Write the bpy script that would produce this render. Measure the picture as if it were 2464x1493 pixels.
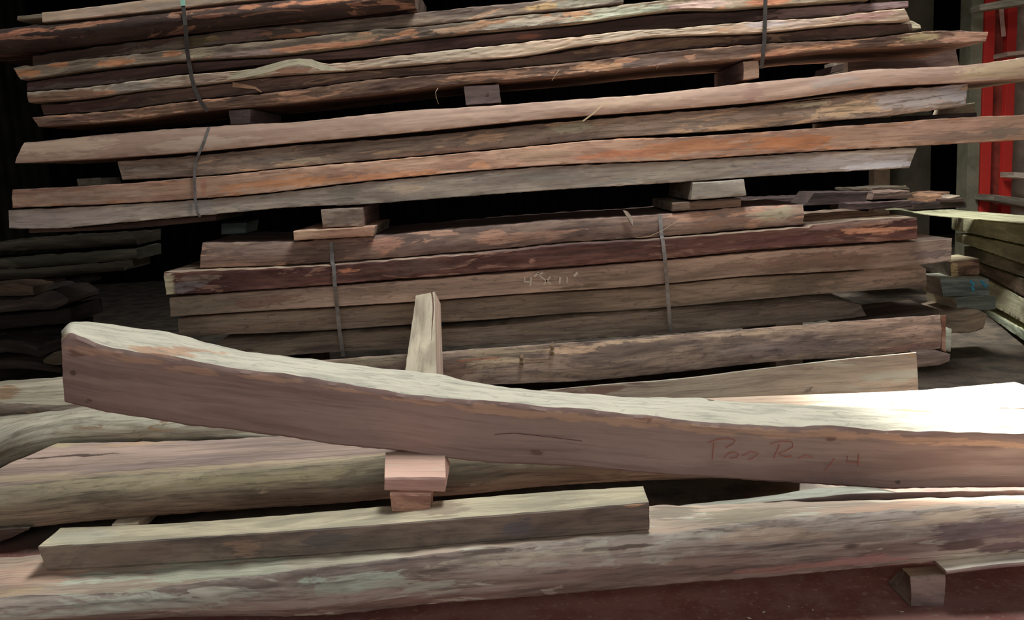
import bpy, math, random
import numpy as np
from mathutils import Vector, noise

for o in list(bpy.data.objects):
    bpy.data.objects.remove(o)
S = bpy.context.scene
COL = S.collection
rnd = random.Random(7)

# ------------------------------------------------------------------ camera
F, CX, CY, H = 2100.0, 1232.0, 746.5, 1.05
PT, RL = math.radians(9.4), math.radians(3.4)
fw = np.array([0, math.cos(PT), -math.sin(PT)])
r0 = np.array([1.0, 0, 0])
u0 = np.cross(r0, fw)
rt = math.cos(RL) * r0 - math.sin(RL) * u0
up = math.sin(RL) * r0 + math.cos(RL) * u0
CAM = np.array([0, 0, H])
cd = bpy.data.cameras.new('camera')
cam = bpy.data.objects.new('camera', cd)
COL.objects.link(cam)
from mathutils import Matrix
m = Matrix(((rt[0], up[0], -fw[0], 0), (rt[1], up[1], -fw[1], 0), (rt[2], up[2], -fw[2], H), (0, 0, 0, 1)))
cam.matrix_world = m
cd.sensor_fit = 'HORIZONTAL'
cd.sensor_width = 36.0
cd.lens = 36.0 * F / 2464.0
cd.clip_start = 0.05
S.camera = cam

# ------------------------------------------------------------------ light and exposure
S.view_settings.view_transform = 'Standard'
S.view_settings.look = 'None'
S.view_settings.exposure = 0.0
S.view_settings.gamma = 1.0
S.view_settings.use_curve_mapping = False
W = bpy.data.worlds.new('world')
S.world = W
W.use_nodes = True
W.node_tree.nodes['Background'].inputs[0].default_value = (0.9, 0.95, 1.0, 1)
W.node_tree.nodes['Background'].inputs[1].default_value = 0.012


def area(name, loc, target, sx, sy, power, color):
    l = bpy.data.lights.new(name, 'AREA')
    l.shape = 'RECTANGLE'
    l.size, l.size_y, l.energy, l.color = sx, sy, power, color
    o = bpy.data.objects.new(name, l)
    COL.objects.link(o)
    o.location = loc
    d = Vector(target) - Vector(loc)
    o.rotation_euler = d.to_track_quat('-Z', 'Y').to_euler()
    return o


# roof light over the yard, an added lamp for the board pile at right, an added fill behind the camera
area('roof_light', (0.6, 2.75, 3.9), (0.35, 2.6, 0.0), 1.6, 0.7, 104, (0.97, 1.0, 0.97))
area('front_fill_light', (0.3, -1.3, 1.7), (0.1, 3.0, 0.6), 2.4, 1.6, 34, (0.98, 0.98, 0.95))  # added fill that brightens the near faces
gl = area('pile_fill_light', (1.5, 5.2, 3.9), (2.8, 4.9, 0.4), 0.6, 0.6, 46, (1.0, 1.0, 0.93))  # added to brighten the left faces of the right pile
gl.data.spread = math.radians(100)
sp = bpy.data.lights.new('sun_gap_light', 'SPOT')
sp.energy, sp.spot_size, sp.spot_blend, sp.shadow_soft_size = 5200, math.radians(17.5), 1.0, 0.06
sp.color = (1.0, 0.98, 0.9)
so = bpy.data.objects.new('sun_gap_light', sp)
COL.objects.link(so)
so.location = (2.4, 4.6, 4.2)
so.rotation_euler = (Vector((1.5, 2.6, 0.3)) - Vector(so.location)).to_track_quat('-Z', 'Y').to_euler()


# ------------------------------------------------------------------ pixel -> place
def ray(x, y):
    return fw + rt * (x - CX) / F + up * (CY - y) / F


class Plane:
    """vertical plane through (x0, y0) that runs along the horizontal direction d"""
    def __init__(self, x0, y0, d=(1, 0)):
        self.p = np.array([x0, y0])
        d = np.array(d, float)
        self.d = d / np.linalg.norm(d)
        self.n = np.array([-self.d[1], self.d[0]])       # points away from the camera
        if self.n @ self.p < 0:
            self.n = -self.n

    def hit(self, x, y, off=0.0):
        d = ray(x, y)
        t = (self.n @ self.p + off) / (self.n @ d[:2])
        return CAM + d * t


def PZ(x, y, z):
    d = ray(x, y)
    return CAM + d * ((z - H) / d[2])


# ------------------------------------------------------------------ materials
def lin(c):
    return tuple(((v / 255) / 12.92 if v <= 10 else ((v / 255 + 0.055) / 1.055) ** 2.4) for v in c)


def alb(c, k, ds=0.0):
    g = 0.3 * c[0] + 0.55 * c[1] + 0.15 * c[2]
    c = tuple(v + (g - v) * ds for v in c)
    a = [v / k for v in lin(c)]
    f = min(1.0, 0.82 / max(a))
    return tuple(v * f for v in a) + (1.0,)


MATS = {}


DS = 0.24
def wood(base, alt, dark, k=0.4, spk=0.5, fleck=0.3, patch=None, pamt=0.5, bump=0.35, gx=1.0, fx=1.0, crack=0.25, big=0.3):
    key = (base, alt, dark, k, spk, fleck, patch, pamt, bump, gx, fx, crack, big)
    if key in MATS:
        return MATS[key]
    alt = tuple(max(b_ + (a_ - b_) * 1.7, 8) for a_, b_ in zip(alt, base))
    dark = tuple(v_ * 0.86 for v_ in dark)
    mt = bpy.data.materials.new('wood_surface')
    mt.use_nodes = True
    nt = mt.node_tree
    N, L = nt.nodes, nt.links
    bs = N['Principled BSDF']
    bs.inputs['Roughness'].default_value = 0.82
    bs.inputs['Specular IOR Level'].default_value = 0.25
    at = N.new('ShaderNodeAttribute')
    at.attribute_name = 'bc'

    def nz(sx, sy, detail=4, rough=0.6, dist=0.0, off=0.0):
        mp = N.new('ShaderNodeMapping')
        mp.inputs['Scale'].default_value = (sx, sy, 1)
        mp.inputs['Location'].default_value = (off, off * 1.7, off * 3.1)
        L.new(at.outputs['Vector'], mp.inputs['Vector'])
        n = N.new('ShaderNodeTexNoise')
        n.inputs['Scale'].default_value = 1.0
        n.inputs['Detail'].default_value = detail
        n.inputs['Roughness'].default_value = rough
        n.inputs['Distortion'].default_value = dist
        L.new(mp.outputs[0], n.inputs['Vector'])
        return n.outputs['Fac']

    def rng(sock, a, b, lo=0.0, hi=1.0):
        r = N.new('ShaderNodeMapRange')
        r.interpolation_type = 'SMOOTHSTEP'
        r.inputs['From Min'].default_value = a
        r.inputs['From Max'].default_value = b
        r.inputs['To Min'].default_value = lo
        r.inputs['To Max'].default_value = hi
        L.new(sock, r.inputs['Value'])
        return r.outputs[0]

    def mix(fac, a, b):
        x = N.new('ShaderNodeMix')
        x.data_type = 'RGBA'
        if isinstance(fac, float):
            x.inputs[0].default_value = fac
        else:
            L.new(fac, x.inputs[0])
        for i, v in ((6, a), (7, b)):
            if isinstance(v, tuple):
                x.inputs[i].default_value = v
            else:
                L.new(v, x.inputs[i])
        return x.outputs[2]

    def math_(op, a, b):
        x = N.new('ShaderNodeMath')
        x.operation = op
        for i, v in ((0, a), (1, b)):
            if isinstance(v, float):
                x.inputs[i].default_value = v
            else:
                L.new(v, x.inputs[i])
        return x.outputs[0]

    A = nz(1.6 * gx, 11, 5, 0.65, 0.6)
    Bn = nz(5 * fx, 95, 6, 0.72, 0.3, 5.0)
    Gn = nz(2.6 * fx, 34, 6, 0.7, 0.5, 55.0)
    Cn = nz(0.9, 3.5, 3, 0.5, 0.0, 9.0)
    D = nz(16 * fx, 60, 4, 0.6, 0.8, 14.0)
    E2 = nz(2.2, 42, 5, 0.6, 1.2, 21.0)
    c = mix(rng(A, 0.4, 0.62), alb(base, k, DS), alb(alt, k, DS))
    if patch:
        Pn = nz(3.4, 20, 5, 0.55, 1.2, 31.0)
        t = 0.66 - 0.22 * pamt
        pm = rng(Pn, t, t + 0.035)
        c = mix(pm, c, alb(patch, k, DS))
    pa = N.new('ShaderNodeAttribute')
    pa.attribute_name = 'patch'
    Q = nz(9, 44, 6, 0.68, 0.8, 41.0)
    al = math_('ADD', pa.outputs['Alpha'], math_('MULTIPLY', math_('SUBTRACT', Q, 0.5), 1.7))
    c = mix(rng(al, 0.44, 0.64, 0.0, 0.88), c, pa.outputs['Color'])
    c = mix(rng(Bn, 0.48, 0.66, 0.0, spk), c, alb(dark, k, DS))
    c = mix(rng(Gn, 0.5, 0.66, 0.0, spk * 0.9), c, alb(dark, k, DS))
    c = mix(rng(D, 0.58, 0.66, 0.0, fleck), c, alb(dark, k, DS))
    c = mix(rng(E2, 0.66, 0.7, 0.0, crack), c, alb(tuple(v * 0.55 for v in dark), k, DS))
    vv = N.new('ShaderNodeHueSaturation')
    L.new(c, vv.inputs['Color'])
    L.new(rng(Cn, 0.3, 0.7, 1.0 - big, 1.0 + big), vv.inputs['Value'])
    L.new(vv.outputs[0], bs.inputs['Base Color'])
    bp = N.new('ShaderNodeBump')
    bp.inputs['Strength'].default_value = bump
    bp.inputs['Distance'].default_value = 0.006
    hgt = math_('ADD', math_('MULTIPLY', Bn, 0.5), math_('SUBTRACT', math_('MULTIPLY', A, 0.6), math_('MULTIPLY', rng(E2, 0.64, 0.7), 0.5)))
    L.new(hgt, bp.inputs['Height'])
    L.new(bp.outputs[0], bs.inputs['Normal'])
    MATS[key] = mt
    return mt


def plain(name, c, k=0.4, rough=0.6, metal=0.0, var=0.25, scale=12.0, c2=None):
    key = (name, c, k, rough, metal, var, scale, c2)
    if key in MATS:
        return MATS[key]
    mt = bpy.data.materials.new(name)
    mt.use_nodes = True
    N, L = mt.node_tree.nodes, mt.node_tree.links
    bs = N['Principled BSDF']
    bs.inputs['Roughness'].default_value = rough
    bs.inputs['Metallic'].default_value = metal
    bs.inputs['Specular IOR Level'].default_value = 0.4 if rough < 0.6 else 0.05
    tc = N.new('ShaderNodeTexCoord')
    n = N.new('ShaderNodeTexNoise')
    n.inputs['Scale'].default_value = scale
    n.inputs['Detail'].default_value = 6
    n.inputs['Roughness'].default_value = 0.65
    L.new(tc.outputs['Object'], n.inputs['Vector'])
    r = N.new('ShaderNodeMapRange')
    r.inputs['From Min'].default_value = 0.35
    r.inputs['From Max'].default_value = 0.65
    L.new(n.outputs['Fac'], r.inputs['Value'])
    x = N.new('ShaderNodeMix')
    x.data_type = 'RGBA'
    x.inputs[6].default_value = alb(c, k)
    x.inputs[7].default_value = alb(c2, k) if c2 else alb(tuple(v * (1 - var) for v in c), k)
    L.new(r.outputs[0], x.inputs[0])
    L.new(x.outputs[2], bs.inputs['Base Color'])
    MATS[key] = mt
    return mt


# ------------------------------------------------------------------ mesh helpers
def tag(o, label, cat, group=None, kind=None):
    o['label'] = label
    o['category'] = cat
    if group:
        o['group'] = group
    if kind:
        o['kind'] = kind
    return o


def link_mesh(name, V, Fc, mats, midx=None, bc=None, pc=None, parent=None, smooth=True, angle=38):
    V = np.asarray(V, float)
    if parent is None:
        org = np.array([(V[:, 0].min() + V[:, 0].max()) / 2, (V[:, 1].min() + V[:, 1].max()) / 2, V[:, 2].min()])
    else:
        org = np.array(parent.location)
    me = bpy.data.meshes.new(name)
    me.from_pydata((V - org).tolist(), [], Fc)
    for mt in mats:
        me.materials.append(mt)
    if midx is not None:
        me.polygons.foreach_set('material_index', midx)
    if bc is not None:
        a = me.attributes.new('bc', 'FLOAT_VECTOR', 'POINT')
        a.data.foreach_set('vector', np.asarray(bc, float).ravel())
    if pc is not None:
        a = me.attributes.new('patch', 'FLOAT_COLOR', 'POINT')
        a.data.foreach_set('color', np.asarray(pc, float).ravel())
    if smooth:
        me.polygons.foreach_set('use_smooth', [True] * len(me.polygons))
        me.set_sharp_from_angle(angle=math.radians(angle))
    me.update()
    o = bpy.data.objects.new(name, me)
    COL.objects.link(o)
    if parent is None:
        o.location = org
    else:
        o.parent = parent
    return o


class Curve:
    """smooth line y(x) through pixel points, monotone cubic"""
    def __init__(self, pts):
        p = np.array(pts, float)
        self.x, self.y = p[:, 0], p[:, 1]
        h = np.diff(self.x)
        s = np.diff(self.y) / h
        m = np.zeros(len(p))
        m[0], m[-1] = s[0], s[-1]
        for i in range(1, len(p) - 1):
            m[i] = (s[i - 1] * h[i] + s[i] * h[i - 1]) / (h[i] + h[i - 1])
        self.h, self.m = h, m

    def at(self, t):
        x = self.x[0] + (self.x[-1] - self.x[0]) * t
        i = min(max(int(np.searchsorted(self.x, x) - 1), 0), len(self.h) - 1)
        u = (x - self.x[i]) / self.h[i]
        y = ((2 * u**3 - 3 * u**2 + 1) * self.y[i] + (u**3 - 2 * u**2 + u) * self.h[i] * self.m[i]
             + (-2 * u**3 + 3 * u**2) * self.y[i + 1] + (u**3 - u**2) * self.h[i] * self.m[i + 1])
        return x, y


SEED = [0.0]
GAP = 0.75     # seam between touching planks, pixels
BOT = {}


def board(name, label, cat, T, B, pl, w, mats, K=None, kd=None, bulge=0.0, tb=0.0, rough=0.0015, ch=0.003, nf=7, ntop=4,
          blobs=(), tblobs=(), group=None, step=0.014, parent=None, k=0.4, wave=0.0016, endj=0.003, btaper=0.0, raise_top=0.0, toppart=None, toplabel=None, below=()):
    """a sawn plank: T and B are the top and bottom edges of its near face on the vertical plane pl; it runs back by w (or to edge K)"""
    if not isinstance(pl, Plane):
        pl = Plane(0, pl)
    T, B = Curve(T), Curve(B)
    K = Curve(K) if K else None
    SEED[0] += 3.7
    sd = SEED[0]
    pa, pb = pl.hit(*T.at(0.0)), pl.hit(*T.at(1.0))
    Ln = np.linalg.norm(pb - pa)
    n = max(4, int(Ln / step))
    ts = np.linspace(0, 1, n + 1)
    nrm3 = np.array([pl.n[0], pl.n[1], 0.0])
    slope = (T.y[-1] - T.y[0]) / (T.x[-1] - T.x[0])
    V, BC, PC, rows = [], [], [], []
    s_acc, prev = 0.0, None
    bx_, bz_ = [], []
    blank = (0.2, 0.15, 0.12, 0.0)

    def blob(px, py, bl, k=k):
        best, c = -99.0, None
        for (bx, by, rx, ry, col) in bl:
            dx = px - bx
            dy = py - by - slope * dx
            a = 1 - 0.5 * math.sqrt((dx / rx) ** 2 + (dy / ry) ** 2)
            if a > best:
                best, c = a, col
        return tuple(alb(c, k, 0.18)[:3]) + (max(best, 0.0),) if c else blank

    for j, t in enumerate(ts):
        ax, ay = T.at(t)
        bx, by = B.at(t)
        FT, FB = pl.hit(ax, ay + GAP), pl.hit(bx, by - GAP)
        for ob in (below if isinstance(below, (list, tuple)) else (below,)):
            xs, zs = BOT[ob.name]
            if xs[0] < FT[0] < xs[-1]:
                FT[2] = max(min(FT[2], np.interp(FT[0], xs, zs) - 0.006), FB[2] + 0.008)
        if K:
            kx, ky = K.at(t)
            BT = pl.hit(kx, ky, kd)
        else:
            BT = FT + nrm3 * w + np.array([0, 0, raise_top])
        BB = FB + nrm3 * (w if not K else kd) * (1 - btaper)
        bx_.append(FB[0])
        bz_.append(min(FB[2], BB[2]))
        if prev is not None:
            s_acc += np.linalg.norm(FT - prev)
        prev = FT
        hgt = np.linalg.norm(FT - FB)
        row = []
        vv = 0.0
        cu = min(0.3, ch / max(hgt, 1e-3))
        us = [cu * 0.0, cu] + list(np.linspace(cu, 1 - cu, nf)[1:-1]) + [1 - cu]
        # near face, bottom to top
        pts = []
        for i, u in enumerate(us):
            p = FB + (FT - FB) * u
            out = bulge * (1 - (2 * u - 1) ** 2) - (ch if (i == 0) else 0.0) - bulge * 0.0
            q = p - nrm3 * out
            nn = noise.noise(Vector((s_acc * 6, u * 3, sd)))
            n2 = noise.noise(Vector((s_acc * 30, u * 9, sd + 50)))
            q = q - nrm3 * (nn * wave + n2 * rough)
            if i == 0 or i == len(us) - 1:
                q = q + np.array([0, 0, 1.0]) * rough * noise.noise(Vector((s_acc * 45, i, sd + 9)))
            pts.append((q, u * hgt, (bx + (ax - bx) * u, by + (ay - by) * u), 0))
        # top, near to far
        wt = np.linalg.norm(BT - FT)
        for i in range(ntop + 1):
            u = i / ntop
            if i == 0:
                u = min(0.3, ch / wt)
            q = FT + (BT - FT) * u + np.array([0, 0, tb * (1 - (2 * u - 1) ** 2) + rough * 1.5 * noise.noise(Vector((s_acc * 22, u * 6, sd + 20)))
                                               + wave * 0.7 * noise.noise(Vector((s_acc * 5, u * 3, sd + 33)))])
            px = (ax + (K.at(t)[0] - ax) * u, ay + (K.at(t)[1] - ay) * u) if K else (ax, ay)
            pts.append((q, hgt + u * wt, px, 1))
        pts.append((BT + (BB - BT) * 0.5, hgt + wt + hgt * 0.5, (0, 0), 2))
        pts.append((BB, hgt * 2 + wt, (0, 0), 2))
        pts.append((FB + (BB - FB) * 0.5, hgt * 2 + wt * 1.5, (0, 0), 2))
        pts.append((FB + nrm3 * 0.02, hgt * 2 + wt * 2, (0, 0), 2))
        ej = 0.0
        if j == 0 or j == n:
            ej = endj
        for i, (q, v, px, sec) in enumerate(pts):
            if ej:
                q = q + (pb - pa) / Ln * ej * noise.noise(Vector((q[1] * 25, q[2] * 40, sd + j)))
            row.append(len(V))
            V.append(q)
            BC.append((s_acc + sd * 1.3, v, sd))
            PC.append(blob(px[0], px[1], blobs) if sec == 0 else (blob(px[0], px[1], tblobs, k * 1.5) if sec == 1 else blank))
        rows.append((row, [p[3] for p in pts]))
    R = len(rows[0][0])
    Fc, MI = [], []
    secs = rows[0][1]
    for j in range(len(rows) - 1):
        a, b = rows[j][0], rows[j + 1][0]
        for i in range(R):
            i2 = (i + 1) % R
            Fc.append((a[i], b[i], b[i2], a[i2]))
            MI.append(1 if (secs[i] == 1 and secs[i2] == 1) else 0)
    # end caps with their own vertices
    for row, flip in ((rows[0][0], True), (rows[-1][0], False)):
        base = len(V)
        cpt = np.mean([V[i] for i in row], axis=0)
        for i in row:
            V.append(V[i])
            dv = V[i] - cpt
            BC.append((dv @ nrm3 * 1.0 + sd, dv[2] + 0.3, sd + 7))
            PC.append(blank)
        V.append(cpt)
        BC.append((sd, 0.3, sd + 7))
        PC.append(blank)
        for i in range(R):
            i2 = (i + 1) % R
            f = (base + i, base + i2, base + R) if flip else (base + i2, base + i, base + R)
            Fc.append(f)
            MI.append(2)
    o = link_mesh(name, V, Fc, list(mats), MI, BC, PC, parent)
    # make sure normals face out
    import bmesh
    bm = bmesh.new()
    bm.from_mesh(o.data)
    bmesh.ops.recalc_face_normals(bm, faces=bm.faces)
    bm.to_mesh(o.data)
    bm.free()
    if label:
        tag(o, label, cat, group)
    BOT[o.name] = (bx_, bz_)
    if toppart:
        ch_ = bpy.data.objects.new(toppart, o.data.copy())
        COL.objects.link(ch_)
        ch_.parent = o
        for ob, keep in ((o, False), (ch_, True)):
            bm = bmesh.new()
            bm.from_mesh(ob.data)
            bmesh.ops.delete(bm, geom=[f for f in bm.faces if (f.material_index == 1) != keep], context='FACES')
            bm.to_mesh(ob.data)
            bm.free()
        if toplabel:
            ch_['label'] = toplabel
    return o


def block(name, label, cat, quad, pl, w, mats, group=None, rough=0.0015, k=0.4, blobs=(), K=None, kd=None, bulge=0.0, tb=0.0, below=(), ch=0.004):
    """quad = near face corners in pixels: top-left, top-right, bottom-right, bottom-left"""
    tl, tr, br, bl = quad
    return board(name, label, cat, [tl, tr], [bl, br], pl, w, mats, K=K, kd=kd, group=group, rough=rough, wave=0.001, blobs=blobs,
                 step=0.012, k=k, bulge=bulge, tb=tb, endj=0.001, ch=ch, below=below)


def box_mesh(c0, c1, bev=0.004):
    import bmesh
    bm = bmesh.new()
    bmesh.ops.create_cube(bm, size=1.0)
    c0, c1 = np.array(c0), np.array(c1)
    for v in bm.verts:
        v.co = Vector((c0 + c1) / 2 + np.array(v.co) * (c1 - c0))
    if bev:
        bmesh.ops.bevel(bm, geom=bm.edges[:], offset=bev, segments=2, affect='EDGES', profile=0.7)
    V = [np.array(v.co) for v in bm.verts]
    bm.verts.index_update()
    Fc = [[v.index for v in f.verts] for f in bm.faces]
    bm.free()
    return V, Fc


def ribbon(name, label, cat, pts, width, thick, mat, parent=None, nrm=(0, -1, 0), group=None):
    """a flat band with thickness through 3D points; width lies across the band and nrm"""
    P = [np.array(p, float) for p in pts]
    nr = np.array(nrm, float)
    V, Fc = [], []
    for i, p in enumerate(P):
        d = P[min(i + 1, len(P) - 1)] - P[max(i - 1, 0)]
        d /= np.linalg.norm(d)
        sd = np.cross(d, nr)
        sd /= np.linalg.norm(sd)
        w = width[i] if isinstance(width, (list, tuple)) else width
        for a, b in ((-1, 0), (1, 0), (1, 1), (-1, 1)):
            V.append(p + sd * a * w / 2 + nr * b * thick)
    for i in range(len(P) - 1):
        for q in range(4):
            a, b = i * 4 + q, i * 4 + (q + 1) % 4
            Fc.append((a, b, b + 4, a + 4))
    Fc.append((0, 1, 2, 3))
    e = (len(P) - 1) * 4
    Fc.append((e + 3, e + 2, e + 1, e))
    BC = [(i * 0.02 + 11, (q in (1, 2)) * 0.03, 2.0) for i in range(len(P)) for q in range(4)]
    o = link_mesh(name, V, Fc, [mat], None, BC, [(0.2, 0.15, 0.12, 0)] * len(V), parent=parent, smooth=False)
    import bmesh
    bm = bmesh.new()
    bm.from_mesh(o.data)
    bmesh.ops.recalc_face_normals(bm, faces=bm.faces)
    bm.to_mesh(o.data)
    bm.free()
    if label:
        tag(o, label, cat, group)
    return o


def stroke(name, pxs, pl, off, wid, mat, parent):
    """chalk or crayon line drawn on a face"""
    pl = pl if isinstance(pl, Plane) else Plane(0, pl)
    return ribbon(name, None, None, [pl.hit(x, y, -off) for x, y in pxs], wid, 0.0012, mat, parent, nrm=(-pl.n[0], -pl.n[1], 0))


# ------------------------------------------------------------------ setting
def structure(name, V, Fc, mat):
    o = link_mesh(name, V, Fc, [mat], smooth=False)
    o['kind'] = 'structure'
    return o


def floor_mat():
    mt = bpy.data.materials.new('dirty_floor')
    mt.use_nodes = True
    N, L = mt.node_tree.nodes, mt.node_tree.links
    bs = N['Principled BSDF']
    bs.inputs['Roughness'].default_value = 0.8
    tc = N.new('ShaderNodeTexCoord')
    geo = N.new('ShaderNodeNewGeometry')

    def nz(s, d=6, off=0):
        n = N.new('ShaderNodeTexNoise')
        n.inputs['Scale'].default_value = s
        n.inputs['Detail'].default_value = d
        n.inputs['Roughness'].default_value = 0.65
        mp = N.new('ShaderNodeMapping')
        mp.inputs['Location'].default_value = (off, off, off)
        L.new(geo.outputs['Position'], mp.inputs[0])
        L.new(mp.outputs[0], n.inputs['Vector'])
        return n.outputs['Fac']

    def rng(s, a, b):
        r = N.new('ShaderNodeMapRange')
        r.interpolation_type = 'SMOOTHSTEP'
        r.inputs['From Min'].default_value = a
        r.inputs['From Max'].default_value = b
        L.new(s, r.inputs['Value'])
        return r.outputs[0]

    def mix(f, a, b):
        x = N.new('ShaderNodeMix')
        x.data_type = 'RGBA'
        L.new(f, x.inputs[0])
        for i, v in ((6, a), (7, b)):
            if isinstance(v, tuple):
                x.inputs[i].default_value = v
            else:
                L.new(v, x.inputs[i])
        return x.outputs[2]
    grey = mix(rng(nz(7), 0.4, 0.62), alb((88, 78, 68), 0.5), alb((60, 54, 48), 0.5))
    red = mix(rng(nz(9, 6, 4), 0.42, 0.6), alb((116, 82, 76), 0.5), alb((104, 64, 58), 0.5))
    red = mix(rng(nz(60, 5, 8), 0.56, 0.66), red, alb((128, 104, 94), 0.5))
    sep = N.new('ShaderNodeSeparateXYZ')
    L.new(geo.outputs['Position'], sep.inputs[0])
    ad = N.new('ShaderNodeMath')
    ad.operation = 'MULTIPLY_ADD'
    L.new(nz(3, 5, 12), ad.inputs[0])
    ad.inputs[1].default_value = 0.6
    L.new(sep.outputs['Y'], ad.inputs[2])
    c = mix(rng(ad.outputs[0], 2.7, 2.9), red, grey)
    L.new(c, bs.inputs['Base Color'])
    bp = N.new('ShaderNodeBump')
    bp.inputs['Strength'].default_value = 0.3
    bp.inputs['Distance'].default_value = 0.01
    L.new(nz(40, 6, 2), bp.inputs['Height'])
    L.new(bp.outputs[0], bs.inputs['Normal'])
    return mt


structure('floor', [(-5, -3, 0), (6.4, -3, 0), (6.4, 9.8, 0), (-5, 9.8, 0), (-5, -3, -0.1), (6.4, -3, -0.1), (6.4, 9.8, -0.1), (-5, 9.8, -0.1)],
          [(0, 1, 2, 3), (7, 6, 5, 4), (0, 4, 5, 1), (1, 5, 6, 2), (2, 6, 7, 3), (3, 7, 4, 0)], floor_mat())


def sheet_wall(name, a, b, hgt, mat, nrib):
    """corrugated metal sheet wall from a to b"""
    a, b = np.array(a, float), np.array(b, float)
    d = (b - a) / np.linalg.norm(b - a)
    nr = np.array([-d[1], d[0]])
    V, Fc = [], []
    n = nrib * 4
    for i in range(n + 1):
        p = a + (b - a) * i / n + nr * (0.02 if i % 4 in (1, 2) else 0.0)
        for z in (0, hgt):
            V.append((p[0], p[1], z))
    for i in range(n):
        Fc.append((2 * i, 2 * i + 2, 2 * i + 3, 2 * i + 1))
    k0 = len(V)
    off = nr * -0.06
    for p in (a, b):
        for z in (0, hgt):
            V.append((p[0] + off[0], p[1] + off[1], z))
    Fc += [(k0, k0 + 1, k0 + 3, k0 + 2), (0, 1, k0 + 1, k0), (2 * n, k0 + 2, k0 + 3, 2 * n + 1)]
    return structure(name, V, Fc, mat)


sheet_wall('wall_back', (6.4, 9.8), (-5, 9.8), 4.2, plain('blackened_sheet', (7, 8, 8), 0.6, 0.7, 0, 0.4, 3.0), 60)  # back wall near black, so the gaps between bundles read as shade
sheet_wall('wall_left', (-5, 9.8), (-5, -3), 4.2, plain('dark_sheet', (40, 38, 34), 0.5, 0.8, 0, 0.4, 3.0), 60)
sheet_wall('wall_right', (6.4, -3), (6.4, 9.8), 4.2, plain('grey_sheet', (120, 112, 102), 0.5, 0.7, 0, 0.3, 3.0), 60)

# ------------------------------------------------------------------ wood kinds
ORG = (176, 112, 78)
endg = wood((120, 108, 94), (104, 92, 80), (74, 62, 52), spk=0.4, fx=3, gx=4)
end_grey = wood((118, 112, 108), (104, 98, 94), (80, 74, 70), spk=0.4, fx=3, gx=4)
end_dark = wood((84, 66, 56), (70, 54, 46), (44, 34, 30), spk=0.4, fx=3, gx=4)
end_pale = wood((168, 158, 132), (150, 136, 112), (110, 96, 78), spk=0.4, fx=3, gx=4)

# ================================================================== front group
YS = 2.16      # face of the curved plank
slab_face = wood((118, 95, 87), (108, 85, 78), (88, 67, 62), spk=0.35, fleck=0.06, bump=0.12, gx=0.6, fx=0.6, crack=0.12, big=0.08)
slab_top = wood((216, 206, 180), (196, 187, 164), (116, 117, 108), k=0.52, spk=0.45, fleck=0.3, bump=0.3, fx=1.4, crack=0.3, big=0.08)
T = [(147, 825), (158, 810), (195, 815), (244, 834), (296, 845), (348, 853), (400, 858), (453, 871), (522, 884), (592, 893), (662, 901),
     (731, 911), (820, 925), (959, 949), (1098, 964), (1237, 972), (1316, 983), (1416, 988), (1495, 999), (1555, 1001), (1640, 1015), (1799, 1027),
     (1918, 1032), (1989, 1029), (2116, 1039), (2275, 1044), (2464, 1048), (2620, 1052)]
Bm = [(155, 971), (199, 981), (258, 995), (338, 1007), (457, 1027), (556, 1037), (635, 1049), (675, 1053), (820, 1075), (931, 1085), (1074, 1105),
      (1197, 1118), (1277, 1121), (1416, 1128), (1535, 1140), (1640, 1148), (1720, 1152), (1801, 1159), (1908, 1165), (1988, 1170), (2095, 1177),
      (2149, 1180), (2189, 1179), (2300, 1177), (2464, 1176), (2620, 1176)]
Kk = [(150, 800), (171, 779), (195, 775), (261, 780), (331, 791), (401, 800), (435, 807), (505, 827), (592, 846), (679, 858), (749, 865), (820, 875),
      (959, 891), (1057, 903), (1133, 919), (1221, 933), (1342, 944), (1430, 951), (1517, 957), (1640, 958), (1692, 958), (1740, 965), (1807, 970),
      (1862, 972), (1978, 978), (2077, 980), (2236, 981), (2464, 980), (2620, 982)]
rim = [(x, y + dy, rx, ry, (140, 108, 88)) for x, y, rx, ry, dy in
       [(230, 835, 70, 13, 9), (330, 858, 90, 9, 8), (470, 882, 90, 8, 8), (640, 905, 110, 7, 5), (820, 932, 80, 6, 5), (1010, 958, 80, 8, 8),
        (1200, 980, 120, 11, 8), (1360, 994, 110, 11, 8), (1530, 1008, 90, 12, 8), (1680, 1024, 110, 11, 6), (1850, 1034, 120, 11, 8),
        (2010, 1040, 90, 11, 6), (2180, 1052, 110, 10, 6), (2330, 1058, 90, 8, 8), (2440, 1066, 90, 8, 6)]]
knots = [(176, 897, 10, 8, (66, 50, 44)), (212, 966, 13, 6, (70, 52, 46)), (1292, 1092, 18, 7, (80, 58, 52)), (2160, 1162, 8, 5, (54, 44, 42)),
         (1560, 1010, 14, 9, (112, 78, 64)), (1995, 1054, 20, 7, (88, 58, 54)), (188, 850, 26, 8, (92, 66, 54))]
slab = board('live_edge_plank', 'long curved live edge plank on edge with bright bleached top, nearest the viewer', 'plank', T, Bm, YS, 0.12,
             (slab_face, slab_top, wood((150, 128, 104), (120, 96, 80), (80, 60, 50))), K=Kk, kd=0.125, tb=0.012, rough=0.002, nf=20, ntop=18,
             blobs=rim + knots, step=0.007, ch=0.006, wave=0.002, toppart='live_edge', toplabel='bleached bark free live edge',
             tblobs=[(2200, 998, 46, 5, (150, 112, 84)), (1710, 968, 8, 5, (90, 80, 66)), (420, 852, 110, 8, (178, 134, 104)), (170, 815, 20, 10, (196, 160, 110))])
cray = plain('red_crayon', (124, 72, 63), 0.4, 0.7, 0, 0.15)
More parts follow.
